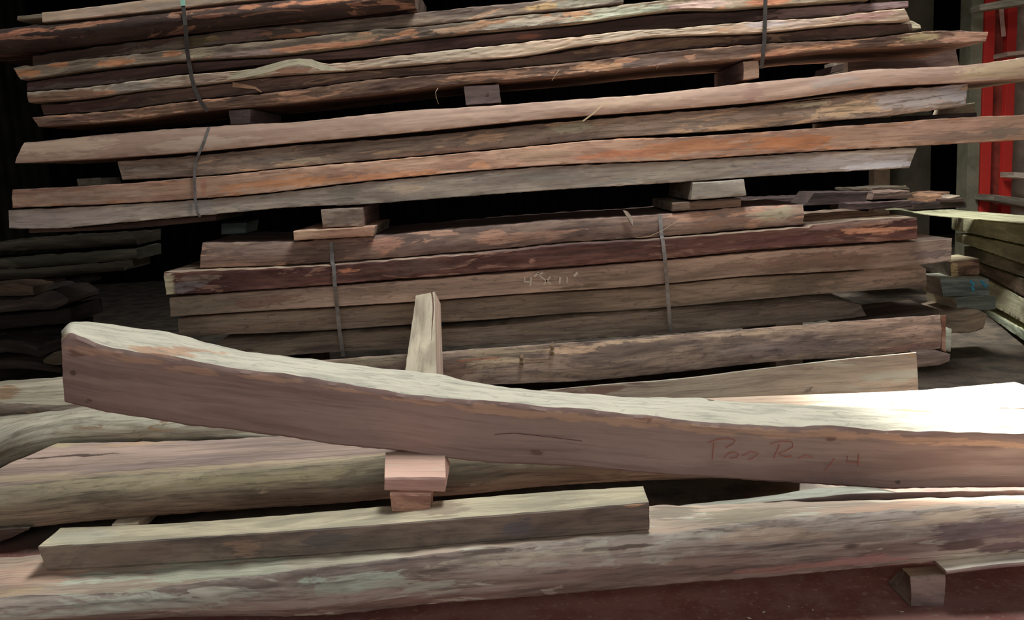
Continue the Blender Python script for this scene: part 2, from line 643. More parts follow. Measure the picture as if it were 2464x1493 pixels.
for pts in ([(1718, 1066), (1716, 1084), (1714, 1106)], [(1704, 1066), (1730, 1057), (1758, 1056), (1770, 1060), (1762, 1070), (1746, 1078)],
            [(1742, 1104), (1752, 1092), (1768, 1088), (1778, 1094), (1772, 1102), (1756, 1103)], [(1786, 1098), (1806, 1088), (1826, 1092), (1812, 1103), (1800, 1107)],
            [(1862, 1104), (1869, 1086), (1876, 1070)], [(1852, 1070), (1880, 1062), (1906, 1064), (1908, 1076), (1890, 1086), (1872, 1092), (1890, 1100), (1906, 1098)],
            [(1922, 1104), (1940, 1096), (1956, 1102)], [(1984, 1134), (1998, 1118), (2008, 1104)], [(2040, 1098), (2038, 1112), (2064, 1114)], [(2066, 1094), (2065, 1122)]):
    w_ = stroke('crayon_writing', pts, YS, 0.003, 0.0018, cray, slab)
    w_['label'] = 'faint red crayon writing'

# sticker under it
pinkend = wood((148, 110, 98), (138, 102, 92), (108, 78, 70), spk=0.25, fleck=0.1, bump=0.15, crack=0.05, big=0.1)  # front tone darkened so the lit top stands apart
block('spacer_block', 'wide pink spacer block directly under the curved plank', 'block', [(925, 1150), (1073, 1150), (1071, 1186), (925, 1183)], 1.98, 0.2,
      (pinkend, wood((222, 190, 164), (206, 166, 144), (168, 124, 108), k=0.6, spk=0.25, fleck=0.1, bump=0.15, crack=0.05), pinkend),
      K=[(928, 1089), (1070, 1090)], kd=0.2)
block('spacer_block', 'small brown block on the square timber, under the pink spacer block', 'block', [(938, 1188), (1037, 1190), (1035, 1238), (943, 1234)], 1.97, 0.08,
      (wood((132, 92, 74), (112, 76, 62), (74, 50, 42), fx=3, gx=3), wood((150, 108, 88), (130, 96, 80), (90, 60, 50)), wood((150, 108, 88), (130, 96, 80), (90, 60, 50))))

# leaning plank behind
lp_mat = wood((162, 148, 124), (146, 132, 110), (106, 96, 80), k=0.5, spk=0.3, fleck=0.12, bump=0.2, crack=0.15)


def leaning_plank():
    a = [PlaneY(x, y, Y) for x, y, Y in ((999, 712, 3.52), (1045, 702, 3.5), (1057, 699, 3.5), (1056, 903, 2.79), (975, 890, 2.79))]
    return a


def PlaneY(x, y, Y):
    d = ray(x, y)
    return CAM + d * Y / d[1]


def plank_prism(name, label, cat, top, down, mats, k=0.4, nseg=40):
    """plank lying tilted: top = four corners near-left, near-right, far-right, far-left of its upper face"""
    nl, nr, fr, fl = [np.array(p) for p in top]
    ax = (fl + fr) / 2 - (nl + nr) / 2
    Ln = np.linalg.norm(ax)
    SEED[0] += 3.7
    sd = SEED[0]
    V, BC, PC, Fc, MI = [], [], [], [], []
    nw = 8
    dn = np.array(down)
    for j in range(nseg + 1):
        t = j / nseg
        l, r = nl + (fl - nl) * t, nr + (fr - nr) * t
        ring = [l + (r - l) * i / nw for i in range(nw + 1)]
        ring = [p + np.array([0, 0, 0.0015 * noise.noise(Vector((p[0] * 30, t * 20, sd)))]) for p in ring]
        e = 0.002 * noise.noise(Vector((t * 20, 1, sd)))
        ring[0] = ring[0] + (l - r) / np.linalg.norm(l - r) * e
        ring += [r + dn, (l + r) / 2 + dn, l + dn]
        for i, p in enumerate(ring):
            V.append(p)
            BC.append((t * Ln + sd, np.linalg.norm(ring[i] - l) + (0.3 if i > nw else 0), sd))
            PC.append((0.5, 0.5, 0.5, 0))
    R = nw + 4
    for j in range(nseg):
        for i in range(R):
            i2 = (i + 1) % R
            Fc.append((j * R + i, (j + 1) * R + i, (j + 1) * R + i2, j * R + i2))
            MI.append(0 if i < nw else 1)
    for off, rev in ((0, 1), (nseg * R, 0)):
        b = len(V)
        for i in range(R):
            V.append(V[off + i])
            d = V[off + i] - V[off]
            BC.append((d @ (nr - nl) / np.linalg.norm(nr - nl) + sd, d[2], sd + 5))
            PC.append((0.5, 0.5, 0.5, 0))
        Fc.append(tuple(range(b, b + R)))
        MI.append(2)
    o = link_mesh(name, V, Fc, mats, MI, BC, PC)
    import bmesh
    bm = bmesh.new()
    bm.from_mesh(o.data)
    bmesh.ops.recalc_face_normals(bm, faces=bm.faces)
    bm.to_mesh(o.data)
    bm.free()
    if label:
        tag(o, label, cat)
    return o


fl, fr = PlaneY(1001, 712, 3.46), PlaneY(1046, 702, 3.46)
nl, nr = PlaneY(975, 893, 2.79), PlaneY(1050, 897, 2.79)
nl2, nr2 = nl + (nl - fl) * 0.5, nr + (nr - fr) * 0.5
lpk = plank_prism('plank', 'short pale plank sticking up behind the curved plank, tilted back against the stack', 'plank', [nl2, nr2, fr, fl], (0.02, 0.0, -0.05),
                  [lp_mat, wood((150, 126, 108), (138, 114, 98), (104, 84, 72), spk=0.3), end_pale])

# ------------------------------------------------------------------ lower left pile
l3top = wood((206, 190, 160), (178, 164, 138), (120, 108, 92), k=0.6, spk=0.5, fleck=0.3)
board('plank', 'pale weathered plank low at the left, passing behind the end of the curved plank', 'plank',
      [(-60, 965), (0, 968), (40, 972), (130, 975), (330, 968), (620, 950)], [(-60, 1015), (0, 1010), (130, 1001), (330, 990), (620, 972)], 3.12, 0.3,
      (wood((128, 112, 96), (110, 92, 78), (70, 58, 50), patch=(140, 104, 72), pamt=0.2), l3top, endg), K=[(-60, 922), (0, 918), (155, 908), (330, 897), (620, 880)], kd=0.34,
      tb=0.01, rough=0.003, bulge=0.01, nf=9, ntop=8, tblobs=[(20, 950, 34, 16, (150, 112, 78)), (60, 985, 50, 14, (104, 86, 74))])
board('log', 'grey green rounded log at the left, under the lowest end of the curved plank', 'log',
      [(-60, 1034), (0, 1029), (100, 1019), (200, 1004), (262, 997), (360, 1005), (560, 1020), (760, 1030)],
      [(-60, 1140), (0, 1128), (40, 1112), (150, 1085), (350, 1075), (560, 1068), (760, 1070)], 2.9, 0.16,
      (wood((150, 144, 124), (126, 116, 98), (82, 72, 60), patch=(124, 96, 70), pamt=0.3), wood((170, 160, 138), (140, 130, 110), (90, 80, 66)), endg),
      bulge=0.04, tb=0.015, rough=0.0028, nf=10)
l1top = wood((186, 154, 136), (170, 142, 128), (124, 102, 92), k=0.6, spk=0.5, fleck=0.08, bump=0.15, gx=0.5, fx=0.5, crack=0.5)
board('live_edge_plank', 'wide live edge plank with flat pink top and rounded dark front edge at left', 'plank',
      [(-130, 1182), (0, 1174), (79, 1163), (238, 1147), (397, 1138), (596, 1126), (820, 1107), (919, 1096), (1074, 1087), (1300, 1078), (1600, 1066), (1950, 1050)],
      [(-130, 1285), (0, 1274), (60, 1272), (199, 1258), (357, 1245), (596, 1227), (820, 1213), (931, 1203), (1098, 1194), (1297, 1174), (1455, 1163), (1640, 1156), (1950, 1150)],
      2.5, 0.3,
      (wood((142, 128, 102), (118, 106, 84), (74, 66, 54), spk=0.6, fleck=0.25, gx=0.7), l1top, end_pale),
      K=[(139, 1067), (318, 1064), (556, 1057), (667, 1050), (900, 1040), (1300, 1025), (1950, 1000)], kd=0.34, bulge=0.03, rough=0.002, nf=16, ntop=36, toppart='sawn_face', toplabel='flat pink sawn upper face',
      tblobs=[(180, 1100, 110, 3, (70, 50, 44)), (150, 1072, 40, 6, (230, 206, 160)), (330, 1069, 120, 4, (214, 176, 140)), (80, 1152, 160, 8, (214, 186, 150)),
              (500, 1126, 280, 6, (216, 190, 152)), (820, 1104, 200, 5, (220, 196, 158))],
      blobs=[(600, 1150, 260, 16, (140, 128, 96)), (300, 1160, 200, 14, (156, 142, 112)), (1000, 1150, 200, 30, (110, 106, 86)), (640, 1175, 14, 5, (180, 160, 128)),
             (1140, 1160, 8, 3, (170, 160, 140))])
board('stick', 'short pale stick poking out between the square timber and the wide plank', 'stick', [(268, 1262), (333, 1257)], [(268, 1292), (333, 1288)], 2.47, 0.3,
      (end_pale, end_pale, end_pale), rough=0.002)
board('plank', 'dark plank end in the gap at the far lower left', 'plank', [(-70, 1278), (0, 1275), (70, 1273)], [(-70, 1330), (0, 1306), (30, 1295)], 2.46, 0.2,
      (wood((104, 84, 70), (88, 70, 58), (56, 44, 36)), endg, endg), rough=0.003)

# ------------------------------------------------------------------ square timber on the front log
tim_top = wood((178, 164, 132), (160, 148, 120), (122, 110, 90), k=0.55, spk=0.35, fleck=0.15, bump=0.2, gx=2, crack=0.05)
tim_face = wood((104, 90, 76), (88, 76, 66), (60, 54, 52), spk=0.4, fleck=0.2, bump=0.2, gx=2)
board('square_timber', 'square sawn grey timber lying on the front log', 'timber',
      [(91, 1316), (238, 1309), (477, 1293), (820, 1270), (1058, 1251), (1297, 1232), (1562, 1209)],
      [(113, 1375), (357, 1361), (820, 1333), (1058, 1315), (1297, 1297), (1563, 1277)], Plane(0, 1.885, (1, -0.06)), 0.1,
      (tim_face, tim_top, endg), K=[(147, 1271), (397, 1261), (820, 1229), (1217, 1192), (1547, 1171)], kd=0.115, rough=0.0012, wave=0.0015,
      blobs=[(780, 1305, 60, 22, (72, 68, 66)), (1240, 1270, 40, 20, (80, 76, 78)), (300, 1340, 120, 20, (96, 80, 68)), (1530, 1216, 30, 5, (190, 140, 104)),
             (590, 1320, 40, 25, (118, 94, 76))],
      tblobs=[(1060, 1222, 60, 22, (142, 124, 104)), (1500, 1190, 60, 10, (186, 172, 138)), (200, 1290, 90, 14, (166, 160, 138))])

# ------------------------------------------------------------------ front log
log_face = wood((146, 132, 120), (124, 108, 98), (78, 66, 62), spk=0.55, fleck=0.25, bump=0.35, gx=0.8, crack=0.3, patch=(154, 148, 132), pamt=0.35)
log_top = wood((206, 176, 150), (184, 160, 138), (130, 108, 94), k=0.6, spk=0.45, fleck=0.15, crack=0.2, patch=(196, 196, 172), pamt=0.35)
board('log', 'long split log with rounded front along the bottom, lying on a small block', 'log',
      [(-140, 1450), (0, 1438), (330, 1424), (420, 1411), (820, 1360), (1070, 1330), (1250, 1312), (1480, 1290), (1640, 1280), (1760, 1262), (1900, 1246), (2100, 1232), (2464, 1212), (2600, 1204)],
      [(-140, 1520), (0, 1509), (200, 1500), (420, 1488), (820, 1481), (1000, 1460), (1270, 1440), (1450, 1424), (1640, 1407), (1800, 1395), (1950, 1381), (2060, 1372), (2160, 1362), (2250, 1355), (2464, 1333), (2600, 1322)],
      1.86, 0.2, (log_face, log_top, endg),
      K=[(-140, 1352), (0, 1344), (95, 1337), (500, 1300), (1000, 1262), (1565, 1218), (1700, 1216), (1900, 1208), (2100, 1203), (2464, 1192), (2600, 1186)], kd=0.2,
      bulge=0.022, tb=0.0, rough=0.0025, nf=22, ntop=20, step=0.009, wave=0.003, toppart='sawn_face', toplabel='flat sawn upper face',
      tblobs=[(60, 1390, 160, 30, (216, 172, 146)), (40, 1425, 110, 8, (226, 190, 150)), (520, 1375, 240, 22, (196, 198, 172)), (800, 1350, 160, 16, (186, 178, 152)),
              (1620, 1235, 70, 18, (126, 116, 100)), (1800, 1238, 120, 18, (146, 134, 112)), (2200, 1215, 220, 10, (206, 164, 138)), (350, 1422, 100, 6, (206, 200, 170))],
      blobs=[(330, 1450, 300, 20, (150, 150, 136)), (850, 1395, 120, 24, (148, 156, 140)), (1040, 1400, 60, 14, (160, 162, 146)), (1260, 1335, 200, 14, (150, 138, 120)),
             (1180, 1325, 130, 5, (74, 62, 56)), (1500, 1310, 140, 5, (82, 70, 62)), (1060, 1365, 90, 4, (88, 78, 70)), (2040, 1305, 26, 9, (84, 70, 66)), (2080, 1296, 30, 5, (190, 176, 160)),
             (2330, 1270, 120, 24, (98, 82, 84)), (2420, 1310, 80, 16, (90, 70, 72)), (2060, 1345, 90, 14, (150, 110, 104)), (1900, 1360, 140, 10, (146, 108, 98)),
             (1850, 1280, 140, 18, (160, 140, 120)), (2280, 1240, 140, 12, (166, 146, 124)), (1700, 1340, 160, 16, (132, 112, 100)), (900, 1450, 260, 10, (116, 92, 82)),
             (200, 1480, 240, 10, (110, 92, 80)), (1400, 1370, 120, 12, (120, 100, 90)), (2300, 1302, 60, 14, (80, 62, 60)), (1990, 1380, 110, 6, (176, 166, 150))])
board('plank', 'pale ridged plank behind the front log, below the right half of the curved plank', 'plank',
      [(1560, 1232), (1640, 1224), (1750, 1216), (1850, 1208), (1950, 1199), (2040, 1191), (2100, 1187), (2150, 1185), (2464, 1180), (2600, 1178)],  # right stretch is a dark filler over the lit floor behind
      [(1560, 1252), (1640, 1246), (1850, 1234), (2040, 1226), (2150, 1222), (2464, 1208), (2600, 1204)], 2.068, 0.2,
      (wood((84, 66, 60), (72, 56, 52), (50, 38, 35)), wood((206, 206, 186), (180, 178, 160), (130, 126, 112), k=0.6), endg),  # near face browned darker to carry the shade under the curved plank
      K=[(1560, 1226), (1640, 1217), (1750, 1205), (1850, 1193), (1950, 1178), (2040, 1172), (2090, 1174), (2130, 1179), (2150, 1184), (2464, 1180), (2600, 1178)], kd=0.035, rough=0.001, wave=0.001)
board('board', 'thin pale board jammed under the front log at the lower right corner', 'board',
      [(2278, 1375), (2380, 1362), (2464, 1354), (2600, 1343)], [(2278, 1385), (2380, 1373), (2464, 1365), (2600, 1354)], 1.815, 0.2,
      (wood((110, 86, 80), (96, 74, 70), (60, 46, 42)), wood((186, 178, 160), (164, 156, 142), (120, 110, 100), k=0.6), endg), rough=0.001, wave=0.001)
block('spacer_block', 'squared wooden block standing on the floor under the front log, lower right corner', 'block',
      [(2190, 1387), (2275, 1384), (2270, 1464), (2192, 1464)], 1.845, 0.3,
      (wood((128, 106, 98), (112, 92, 86), (84, 66, 60), fx=3, gx=3, spk=0.3), wood((170, 152, 118), (150, 132, 104), (100, 84, 68)), endg), K=[(2170, 1368), (2258, 1362)], kd=0.12, bulge=0.003)

# ------------------------------------------------------------------ between: beam plank and grey plank
b1 = board('thick_plank', 'thick weathered grey brown plank along the foot of the stack, with a light split', 'plank',
           [(700, 872), (820, 863), (1064, 846), (1307, 828), (1517, 814), (1640, 804), (1865, 786), (2053, 771), (2262, 757)],
           [(700, 955), (1000, 940), (1221, 926), (1412, 918), (1640, 896), (1865, 872), (2090, 857), (2264, 841)], 3.3, 0.28,
           (wood((136, 112, 96), (112, 92, 80), (76, 64, 62), spk=0.7, fleck=0.45, gx=1.6, fx=1.6), wood((160, 136, 114), (140, 116, 98), (90, 76, 66)), endg), nf=24, bulge=0.006, raise_top=-0.065,
           blobs=[(1180, 874, 84, 9, (240, 206, 166)), (1160, 863, 70, 4, (150, 84, 54)), (1200, 850, 120, 16, (140, 122, 98)), (1380, 840, 80, 14, (160, 130, 104)), (1090, 890, 50, 26, (112, 86, 72)),
                  (1500, 822, 160, 5, (190, 160, 130)), (1800, 800, 120, 5, (196, 168, 140)), (900, 870, 110, 14, (124, 110, 90)), (2180, 838, 90, 8, (112, 86, 78)), (1400, 900, 160, 10, (118, 98, 82)),
                  (1900, 835, 160, 24, (108, 92, 88))])
tw = wood((120, 96, 72), (96, 74, 56), (60, 44, 34))
pl33 = Plane(0, 3.3)
for (x, y), hh in (((1255, 868), 18), ((1328, 842), 22)):
    pts = [pl33.hit(x + math.sin(q * 1.9) * 3, y - hh * .8 + q * hh * 1.6 / 9, -0.008 - 0.008 * math.sin(q * 2.3) ** 2) for q in range(10)]
    kn = ribbon('splinter_knot', None, None, pts, [0.006 + 0.008 * abs(math.sin(q * 1.3 + x)) for q in range(10)], 0.006, tw, b1)
    kn['label'] = 'ragged brown knot of torn fibre'
pts = [pl33.hit(x, y, -0.006) for x, y in ((1262, 866), (1280, 867), (1300, 865), (1324, 864))]
ribbon('wire_twist', None, None, pts, 0.004, 0.003, tw, b1)
tip = board('end_cleat', 'thin cleat on its right end', None, [(2266, 759), (2275, 758)], [(2266, 845), (2277, 849)], 3.3, 0.06,
            (wood((138, 108, 88), (112, 78, 62), (70, 40, 30)),) * 3, parent=b1, raise_top=-0.02)
board('plank', 'pale grey green plank with a knot, on the floor at right, below the thick plank', 'plank',
      [(1300, 939), (1450, 925), (1640, 910), (1827, 887), (2053, 861), (2204, 847)], [(1300, 1110), (1640, 1090), (1890, 1070), (2053, 1058), (2217, 1046)], 3.0, 0.2,
      (wood((164, 152, 132), (142, 130, 114), (104, 92, 80), spk=0.45, fleck=0.15, patch=(150, 152, 136), pamt=0.4), wood((150, 136, 120), (128, 116, 102), (90, 80, 70)), endg), raise_top=-0.055,
      blobs=[(1590, 934, 7, 5, (70, 56, 44)), (1940, 944, 18, 7, (96, 88, 74)), (2130, 905, 100, 5, (110, 96, 82)), (1420, 945, 130, 22, (112, 84, 74)), (2195, 852, 12, 6, (196, 170, 126))])  # dark blob at left paints the shadowed stretch
board('offcut', 'short brown offcut showing past the right ends of the lowest planks', 'offcut', [(2200, 850), (2270, 848), (2287, 853)], [(2200, 886), (2270, 877), (2284, 872)], 3.25, 0.12,
      (wood((104, 88, 80), (90, 76, 70), (60, 50, 46)), end_dark, end_dark), rough=0.0028)
board('offcut', 'small pale green splint standing at the end of the thick plank', 'offcut', [(2272, 792), (2290, 792)], [(2276, 846), (2287, 848)], 3.42, 0.05,
      (wood((140, 146, 128), (124, 126, 108), (90, 88, 76)),) * 3, rough=0.0028)
board('plank', 'bleached sunlit plank at far right, behind the curved plank', 'plank',
      [(1700, 1010), (1890, 1002), (2236, 990), (2600, 972)], [(1700, 1040), (1890, 1032), (2236, 1020), (2600, 1002)], 2.27, 0.3,
      (wood((196, 168, 140), (180, 150, 126), (130, 100, 84)), wood((222, 204, 170), (206, 186, 154), (160, 130, 104), k=0.75, spk=0.3, fleck=0.05, gx=0.5, fx=0.5), end_pale),
      K=[(1720, 987), (1890, 968), (2010, 956), (2236, 938), (2441, 920)], kd=0.33, ntop=10, tblobs=[(2150, 972, 10, 3, (120, 90, 70))])

for lb, xpx, Y0, Y1, ztop in (('dark bearer timber on the floor under the left of the thick plank', 620, 3.33, 3.55, 0.19), ('dark bearer timber on the floor under the right of the thick plank', 2172, 3.27, 3.5, Plane(0, 3.25).hit(2235, 882)[2] - 0.004),
                              ('dark bearer timber under the left of the middle bundle', 700, 3.75, 4.3, 0.25), ('dark bearer timber under the right of the middle bundle', 1900, 3.75, 4.3, 0.3)):
    a_ = Plane(0, Y0).hit(xpx, 900)
    V_, F_ = box_mesh((a_[0] - 0.06, Y0, 0.0), (a_[0] + 0.06, Y1, ztop), 0.006)
    tag(link_mesh('bearer', V_, F_, [plain('dark_old_timber', (84, 70, 60), 0.4, 0.8, 0, 0.3, 8.0)], smooth=False), lb, 'timber')

crk = plain('dark_crack', (78, 58, 52), 0.4, 0.9, 0, 0.2, 60)
for pts in ([(1190, 1046), (1240, 1043), (1330, 1053), (1400, 1062)],):
    c_ = stroke('crack', pts, YS, 0.001, 0.0014, crk, slab)
    c_['label'] = 'thin dark drying crack'
up_n = np.cross(nr - nl, fl - nl)
up_n = up_n / np.linalg.norm(up_n)
if up_n[2] < 0:
    up_n = -up_n


def on_plank(u, v):
    return (nl + (nr - nl) * u) * (1 - v) + (fl + (fr - fl) * u) * v + up_n * 0.0006


c_ = ribbon('crack', None, None, [on_plank(u, v) for u, v in ((0.84, 1.0), (0.9, 0.9), (0.92, 0.75), (0.86, 0.5), (0.84, 0.35))], [0.006, 0.005, 0.005, 0.003, 0.001], 0.0012, crk, lpk, nrm=tuple(up_n))
c_['label'] = 'dark drying crack from the top end'
# ================================================================== middle stack (bundle with chalk marking)
def mk(*a, **k):
    return wood(*a, **k)


weath = mk((132, 114, 100), (114, 96, 84), (74, 62, 56), spk=0.5, fleck=0.45)
pltop = mk((150, 130, 110), (126, 108, 92), (84, 68, 58), k=0.45)
YM = 3.7
GM = 'strapped planks of the middle stack'
m_a = board('plank', 'topmost plank of the middle bundle, mottled brown bark, shorter at right', 'plank',
      [(488, 583), (560, 583), (720, 581), (904, 567), (1064, 553), (1168, 544), (1343, 530), (1517, 520), (1640, 511), (1782, 499), (1932, 491)],
      [(482, 646), (700, 638), (820, 631), (1064, 611), (1168, 603), (1343, 585), (1551, 573), (1640, 566), (1790, 553), (1932, 542)], YM, 0.62,
      (mk((124, 98, 84), (102, 80, 70), (62, 48, 44), patch=(142, 104, 84), pamt=0.4, fleck=0.4), mk((92, 70, 64), (78, 60, 54), (50, 38, 34)), endg),  # top face coloured darker for the shadow lying on it
      nf=9, rough=0.003, bulge=0.01, blobs=[(1180, 570, 34, 16, (150, 110, 90)), (930, 590, 40, 20, (142, 100, 82)), (1860, 515, 60, 16, (120, 112, 92)), (1740, 535, 90, 12, (104, 78, 64)), (1660, 520, 60, 12, (140, 104, 84)),
                                            (1000, 600, 80, 12, (92, 74, 68)), (640, 610, 80, 20, (112, 90, 80))])
m_b = board('plank', 'dark red brown plank, second down in the middle bundle, with pale left end', 'plank',
      [(394, 655), (424, 655), (522, 648), (700, 641), (820, 635), (924, 626), (1064, 613), (1168, 604), (1343, 587), (1551, 575), (1640, 568), (1932, 543), (2060, 532), (2206, 523)],
      [(400, 712), (570, 702), (820, 684), (959, 672), (1064, 666), (1168, 657), (1343, 644), (1482, 633), (1640, 620), (1828, 602), (2053, 587), (2206, 576)], 3.62, 0.75,
      (mk((92, 56, 46), (76, 44, 38), (46, 30, 28), patch=(112, 76, 62), pamt=0.3, fleck=0.4), mk((150, 128, 104), (110, 88, 76), (72, 56, 50)), end_pale),
      nf=9, rough=0.003, blobs=[(404, 685, 16, 34, (176, 164, 132)), (450, 690, 40, 16, (96, 86, 86)), (480, 668, 60, 8, (112, 92, 80)), (2100, 555, 90, 10, (168, 112, 82)), (1990, 548, 60, 10, (128, 96, 88)), (2080, 532, 120, 8, (124, 98, 86)),
                                (830, 650, 30, 5, (150, 92, 66)), (1280, 628, 10, 6, (150, 104, 88)), (1010, 640, 80, 18, (76, 54, 48)), (1850, 580, 120, 14, (84, 50, 46))], below=m_a)
chalked = board('plank', 'grey brown plank with white chalk size marking, third in the middle bundle', 'plank',
                [(408, 716), (550, 705), (820, 687), (1064, 669), (1343, 647), (1640, 623), (1828, 606), (2053, 591), (2291, 574)],
                [(411, 763), (585, 752), (820, 738), (1000, 727), (1195, 712), (1343, 702), (1533, 690), (1640, 680), (1790, 666), (2053, 651), (2255, 634), (2288, 629)], 3.68, 0.7,
                (mk((146, 122, 106), (132, 110, 96), (84, 68, 60), spk=0.45, fleck=0.45), mk((140, 118, 100), (120, 100, 86), (80, 64, 56)), endg), nf=9,
                blobs=[(480, 732, 100, 30, (112, 100, 84)), (640, 726, 90, 16, (116, 88, 76)), (1960, 630, 170, 24, (112, 88, 76)), (2160, 620, 90, 8, (126, 106, 90)), (2240, 612, 60, 12, (94, 80, 76)),  # wide dark blob at right puts diagonal shading into the colour
                       (1760, 640, 60, 12, (118, 96, 82)), (1400, 690, 60, 5, (92, 78, 64)), (900, 700, 80, 14, (110, 92, 80))], below=m_b)
chalk = plain('white_chalk', (226, 214, 200), 0.5, 0.9, 0, 0.2, 60)
dk = plain('dark_scuff', (84, 66, 56), 0.4, 0.9, 0, 0.2, 60)
for pts, wd in (([(1262, 666), (1262, 673), (1261, 678), (1275, 678)], 0.005), ([(1278, 667), (1277, 677), (1276, 688)], 0.006), ([(1285, 666), (1292, 660), (1298, 660)], 0.006),
                ([(1293, 656), (1300, 660), (1306, 656)], 0.006), ([(1299, 664), (1308, 671), (1316, 677), (1326, 684)], 0.005), ([(1308, 685), (1316, 676), (1324, 666)], 0.005),
                ([(1348, 667), (1347, 675), (1346, 683)], 0.006), ([(1364, 666), (1365, 673), (1364, 681)], 0.004), ([(1381, 665), (1390, 656)], 0.008)):
    c_ = stroke('chalk_marking', pts, 3.68, 0.0045, wd * 1.4, chalk, chalked)
    c_['label'] = 'white chalk stroke of a size marking'
m_d = board('plank', 'grey brown plank directly under the chalk marked plank, bowed up at right', 'plank',
      [(428, 766), (585, 754), (820, 741), (1000, 729), (1195, 714), (1343, 704), (1533, 692), (1790, 668), (2053, 653), (2215, 638), (2229, 646)],
      [(431, 811), (820, 794), (987, 782), (1168, 771), (1343, 757), (1517, 747), (1640, 738), (1865, 718), (2053, 703), (2230, 691)], 3.79, 0.6,
      (mk((138, 118, 100), (120, 102, 86), (82, 68, 58), spk=0.5, fleck=0.45), mk((126, 108, 92), (110, 92, 80), (76, 62, 54)), endg), nf=9,
      blobs=[(2100, 668, 110, 22, (138, 114, 98)), (640, 785, 160, 12, (136, 112, 94))], below=chalked)
m_e = board('plank', 'lowest plank of the middle bundle, grey, ending short at right', 'plank',
      [(520, 826), (620, 822), (820, 803), (1064, 791), (1168, 785), (1343, 768), (1517, 754), (1640, 744), (1827, 732), (2015, 722), (2071, 733)],
      [(600, 865), (820, 848), (987, 842), (1150, 832), (1343, 821), (1640, 803), (1865, 783), (2071, 764), (2085, 762)], 3.75, 0.62,
      (mk((118, 102, 86), (102, 86, 74), (66, 56, 48), spk=0.5, fleck=0.4), mk((140, 124, 104), (118, 104, 88), (80, 68, 58)), endg), nf=9, rough=0.003,
      blobs=[(660, 842, 60, 16, (130, 112, 92)), (1960, 745, 130, 20, (120, 102, 88)), (880, 825, 60, 12, (128, 110, 92))], below=m_d)


def strap(label, pxs, Y, cat='strap', wid=0.016, mat=None, name='steel_strap', group=None):
    return ribbon(name, label, cat, [Plane(0, Yq).hit(x, y) for (x, y), Yq in zip(pxs, Y)], wid, 0.002, mat or STEEL, group=group)


STEEL = plain('dull_steel_band', (96, 92, 90), 0.4, 0.5, 0.2, 0.25, 30)
DSTEEL = plain('dark_steel_band', (58, 54, 52), 0.4, 0.5, 0.2, 0.25, 30)
strap('flat steel strap around the middle bundle, left of the tilted pale plank', [(797, 583), (800, 632), (803, 640), (806, 690), (811, 740), (817, 796), (822, 830), (826, 858)], [3.68, 3.66, 3.61, 3.61, 3.66, 3.67, 3.68, 3.69])
strap('flat steel strap around the middle bundle, right of the chalk marking', [(1588, 517), (1592, 568), (1594, 574), (1600, 625), (1605, 684), (1609, 742), (1612, 775), (1614, 803)], [3.68, 3.66, 3.61, 3.61, 3.66, 3.67, 3.68, 3.69])

# ================================================================== upper bundle (four long planks)
top_pink = mk((160, 130, 112), (148, 118, 102), (114, 90, 78), spk=0.25, fleck=0.06, bump=0.12, gx=0.6, crack=0.05, big=0.1)
u_a = board('plank', 'smooth pinkish plank with slanted left end, top of the second bundle from the top', 'plank',
      [(58, 343), (300, 319), (540, 302), (720, 292), (860, 278), (920, 271), (1160, 255), (1350, 241), (1560, 226), (1800, 199), (2000, 179), (2080, 168), (2200, 163), (2310, 157), (2464, 138), (2540, 129)],
      [(36, 394), (400, 372), (700, 345), (1000, 318), (1300, 288), (1640, 262), (1900, 238), (2100, 211), (2340, 198), (2464, 189), (2540, 184)], 3.68, 0.6,
      (top_pink, top_pink, endg), nf=10, rough=0.002, bulge=0.006,
      blobs=[(1810, 222, 26, 24, (136, 104, 94)), (2400, 170, 90, 24, (172, 150, 118)), (150, 350, 110, 24, (160, 136, 114)), (2000, 200, 60, 14, (140, 124, 116)), (480, 345, 120, 16, (170, 146, 128)), (1500, 250, 160, 14, (166, 138, 116))])  # blob near the right frame edge paints the sunlit stretch
u_b = board('plank', 'bark mottled plank with whitish right end, second in the upper bundle', 'plank',
      [(283, 388), (480, 373), (700, 351), (1000, 328), (1300, 298), (1640, 269), (1880, 249), (2100, 223), (2330, 200)],
      [(294, 434), (480, 424), (700, 403), (900, 385), (1200, 358), (1500, 330), (1640, 322), (1900, 302), (2000, 291), (2060, 287), (2322, 257)], 3.7, 0.4,
      (mk((122, 100, 84), (100, 80, 68), (62, 52, 46), patch=(150, 116, 88), pamt=0.35, spk=0.6, fleck=0.4), mk((130, 112, 96), (110, 94, 80), (76, 62, 54)), end_grey),
      nf=10, rough=0.003, blobs=[(1170, 330, 52, 14, (172, 132, 100)), (2040, 262, 80, 20, (168, 138, 106)), (2200, 240, 100, 24, (140, 130, 126)), (2290, 225, 50, 24, (136, 132, 134)), (340, 405, 60, 10, (120, 104, 92)),
                                 (1380, 305, 60, 14, (122, 112, 90)), (730, 388, 60, 6, (140, 122, 98)), (1100, 365, 200, 10, (112, 84, 70)), (1850, 290, 80, 10, (118, 92, 72)), (640, 385, 80, 8, (104, 92, 82)),
                                 (1940, 250, 60, 6, (140, 128, 104))], below=u_a)
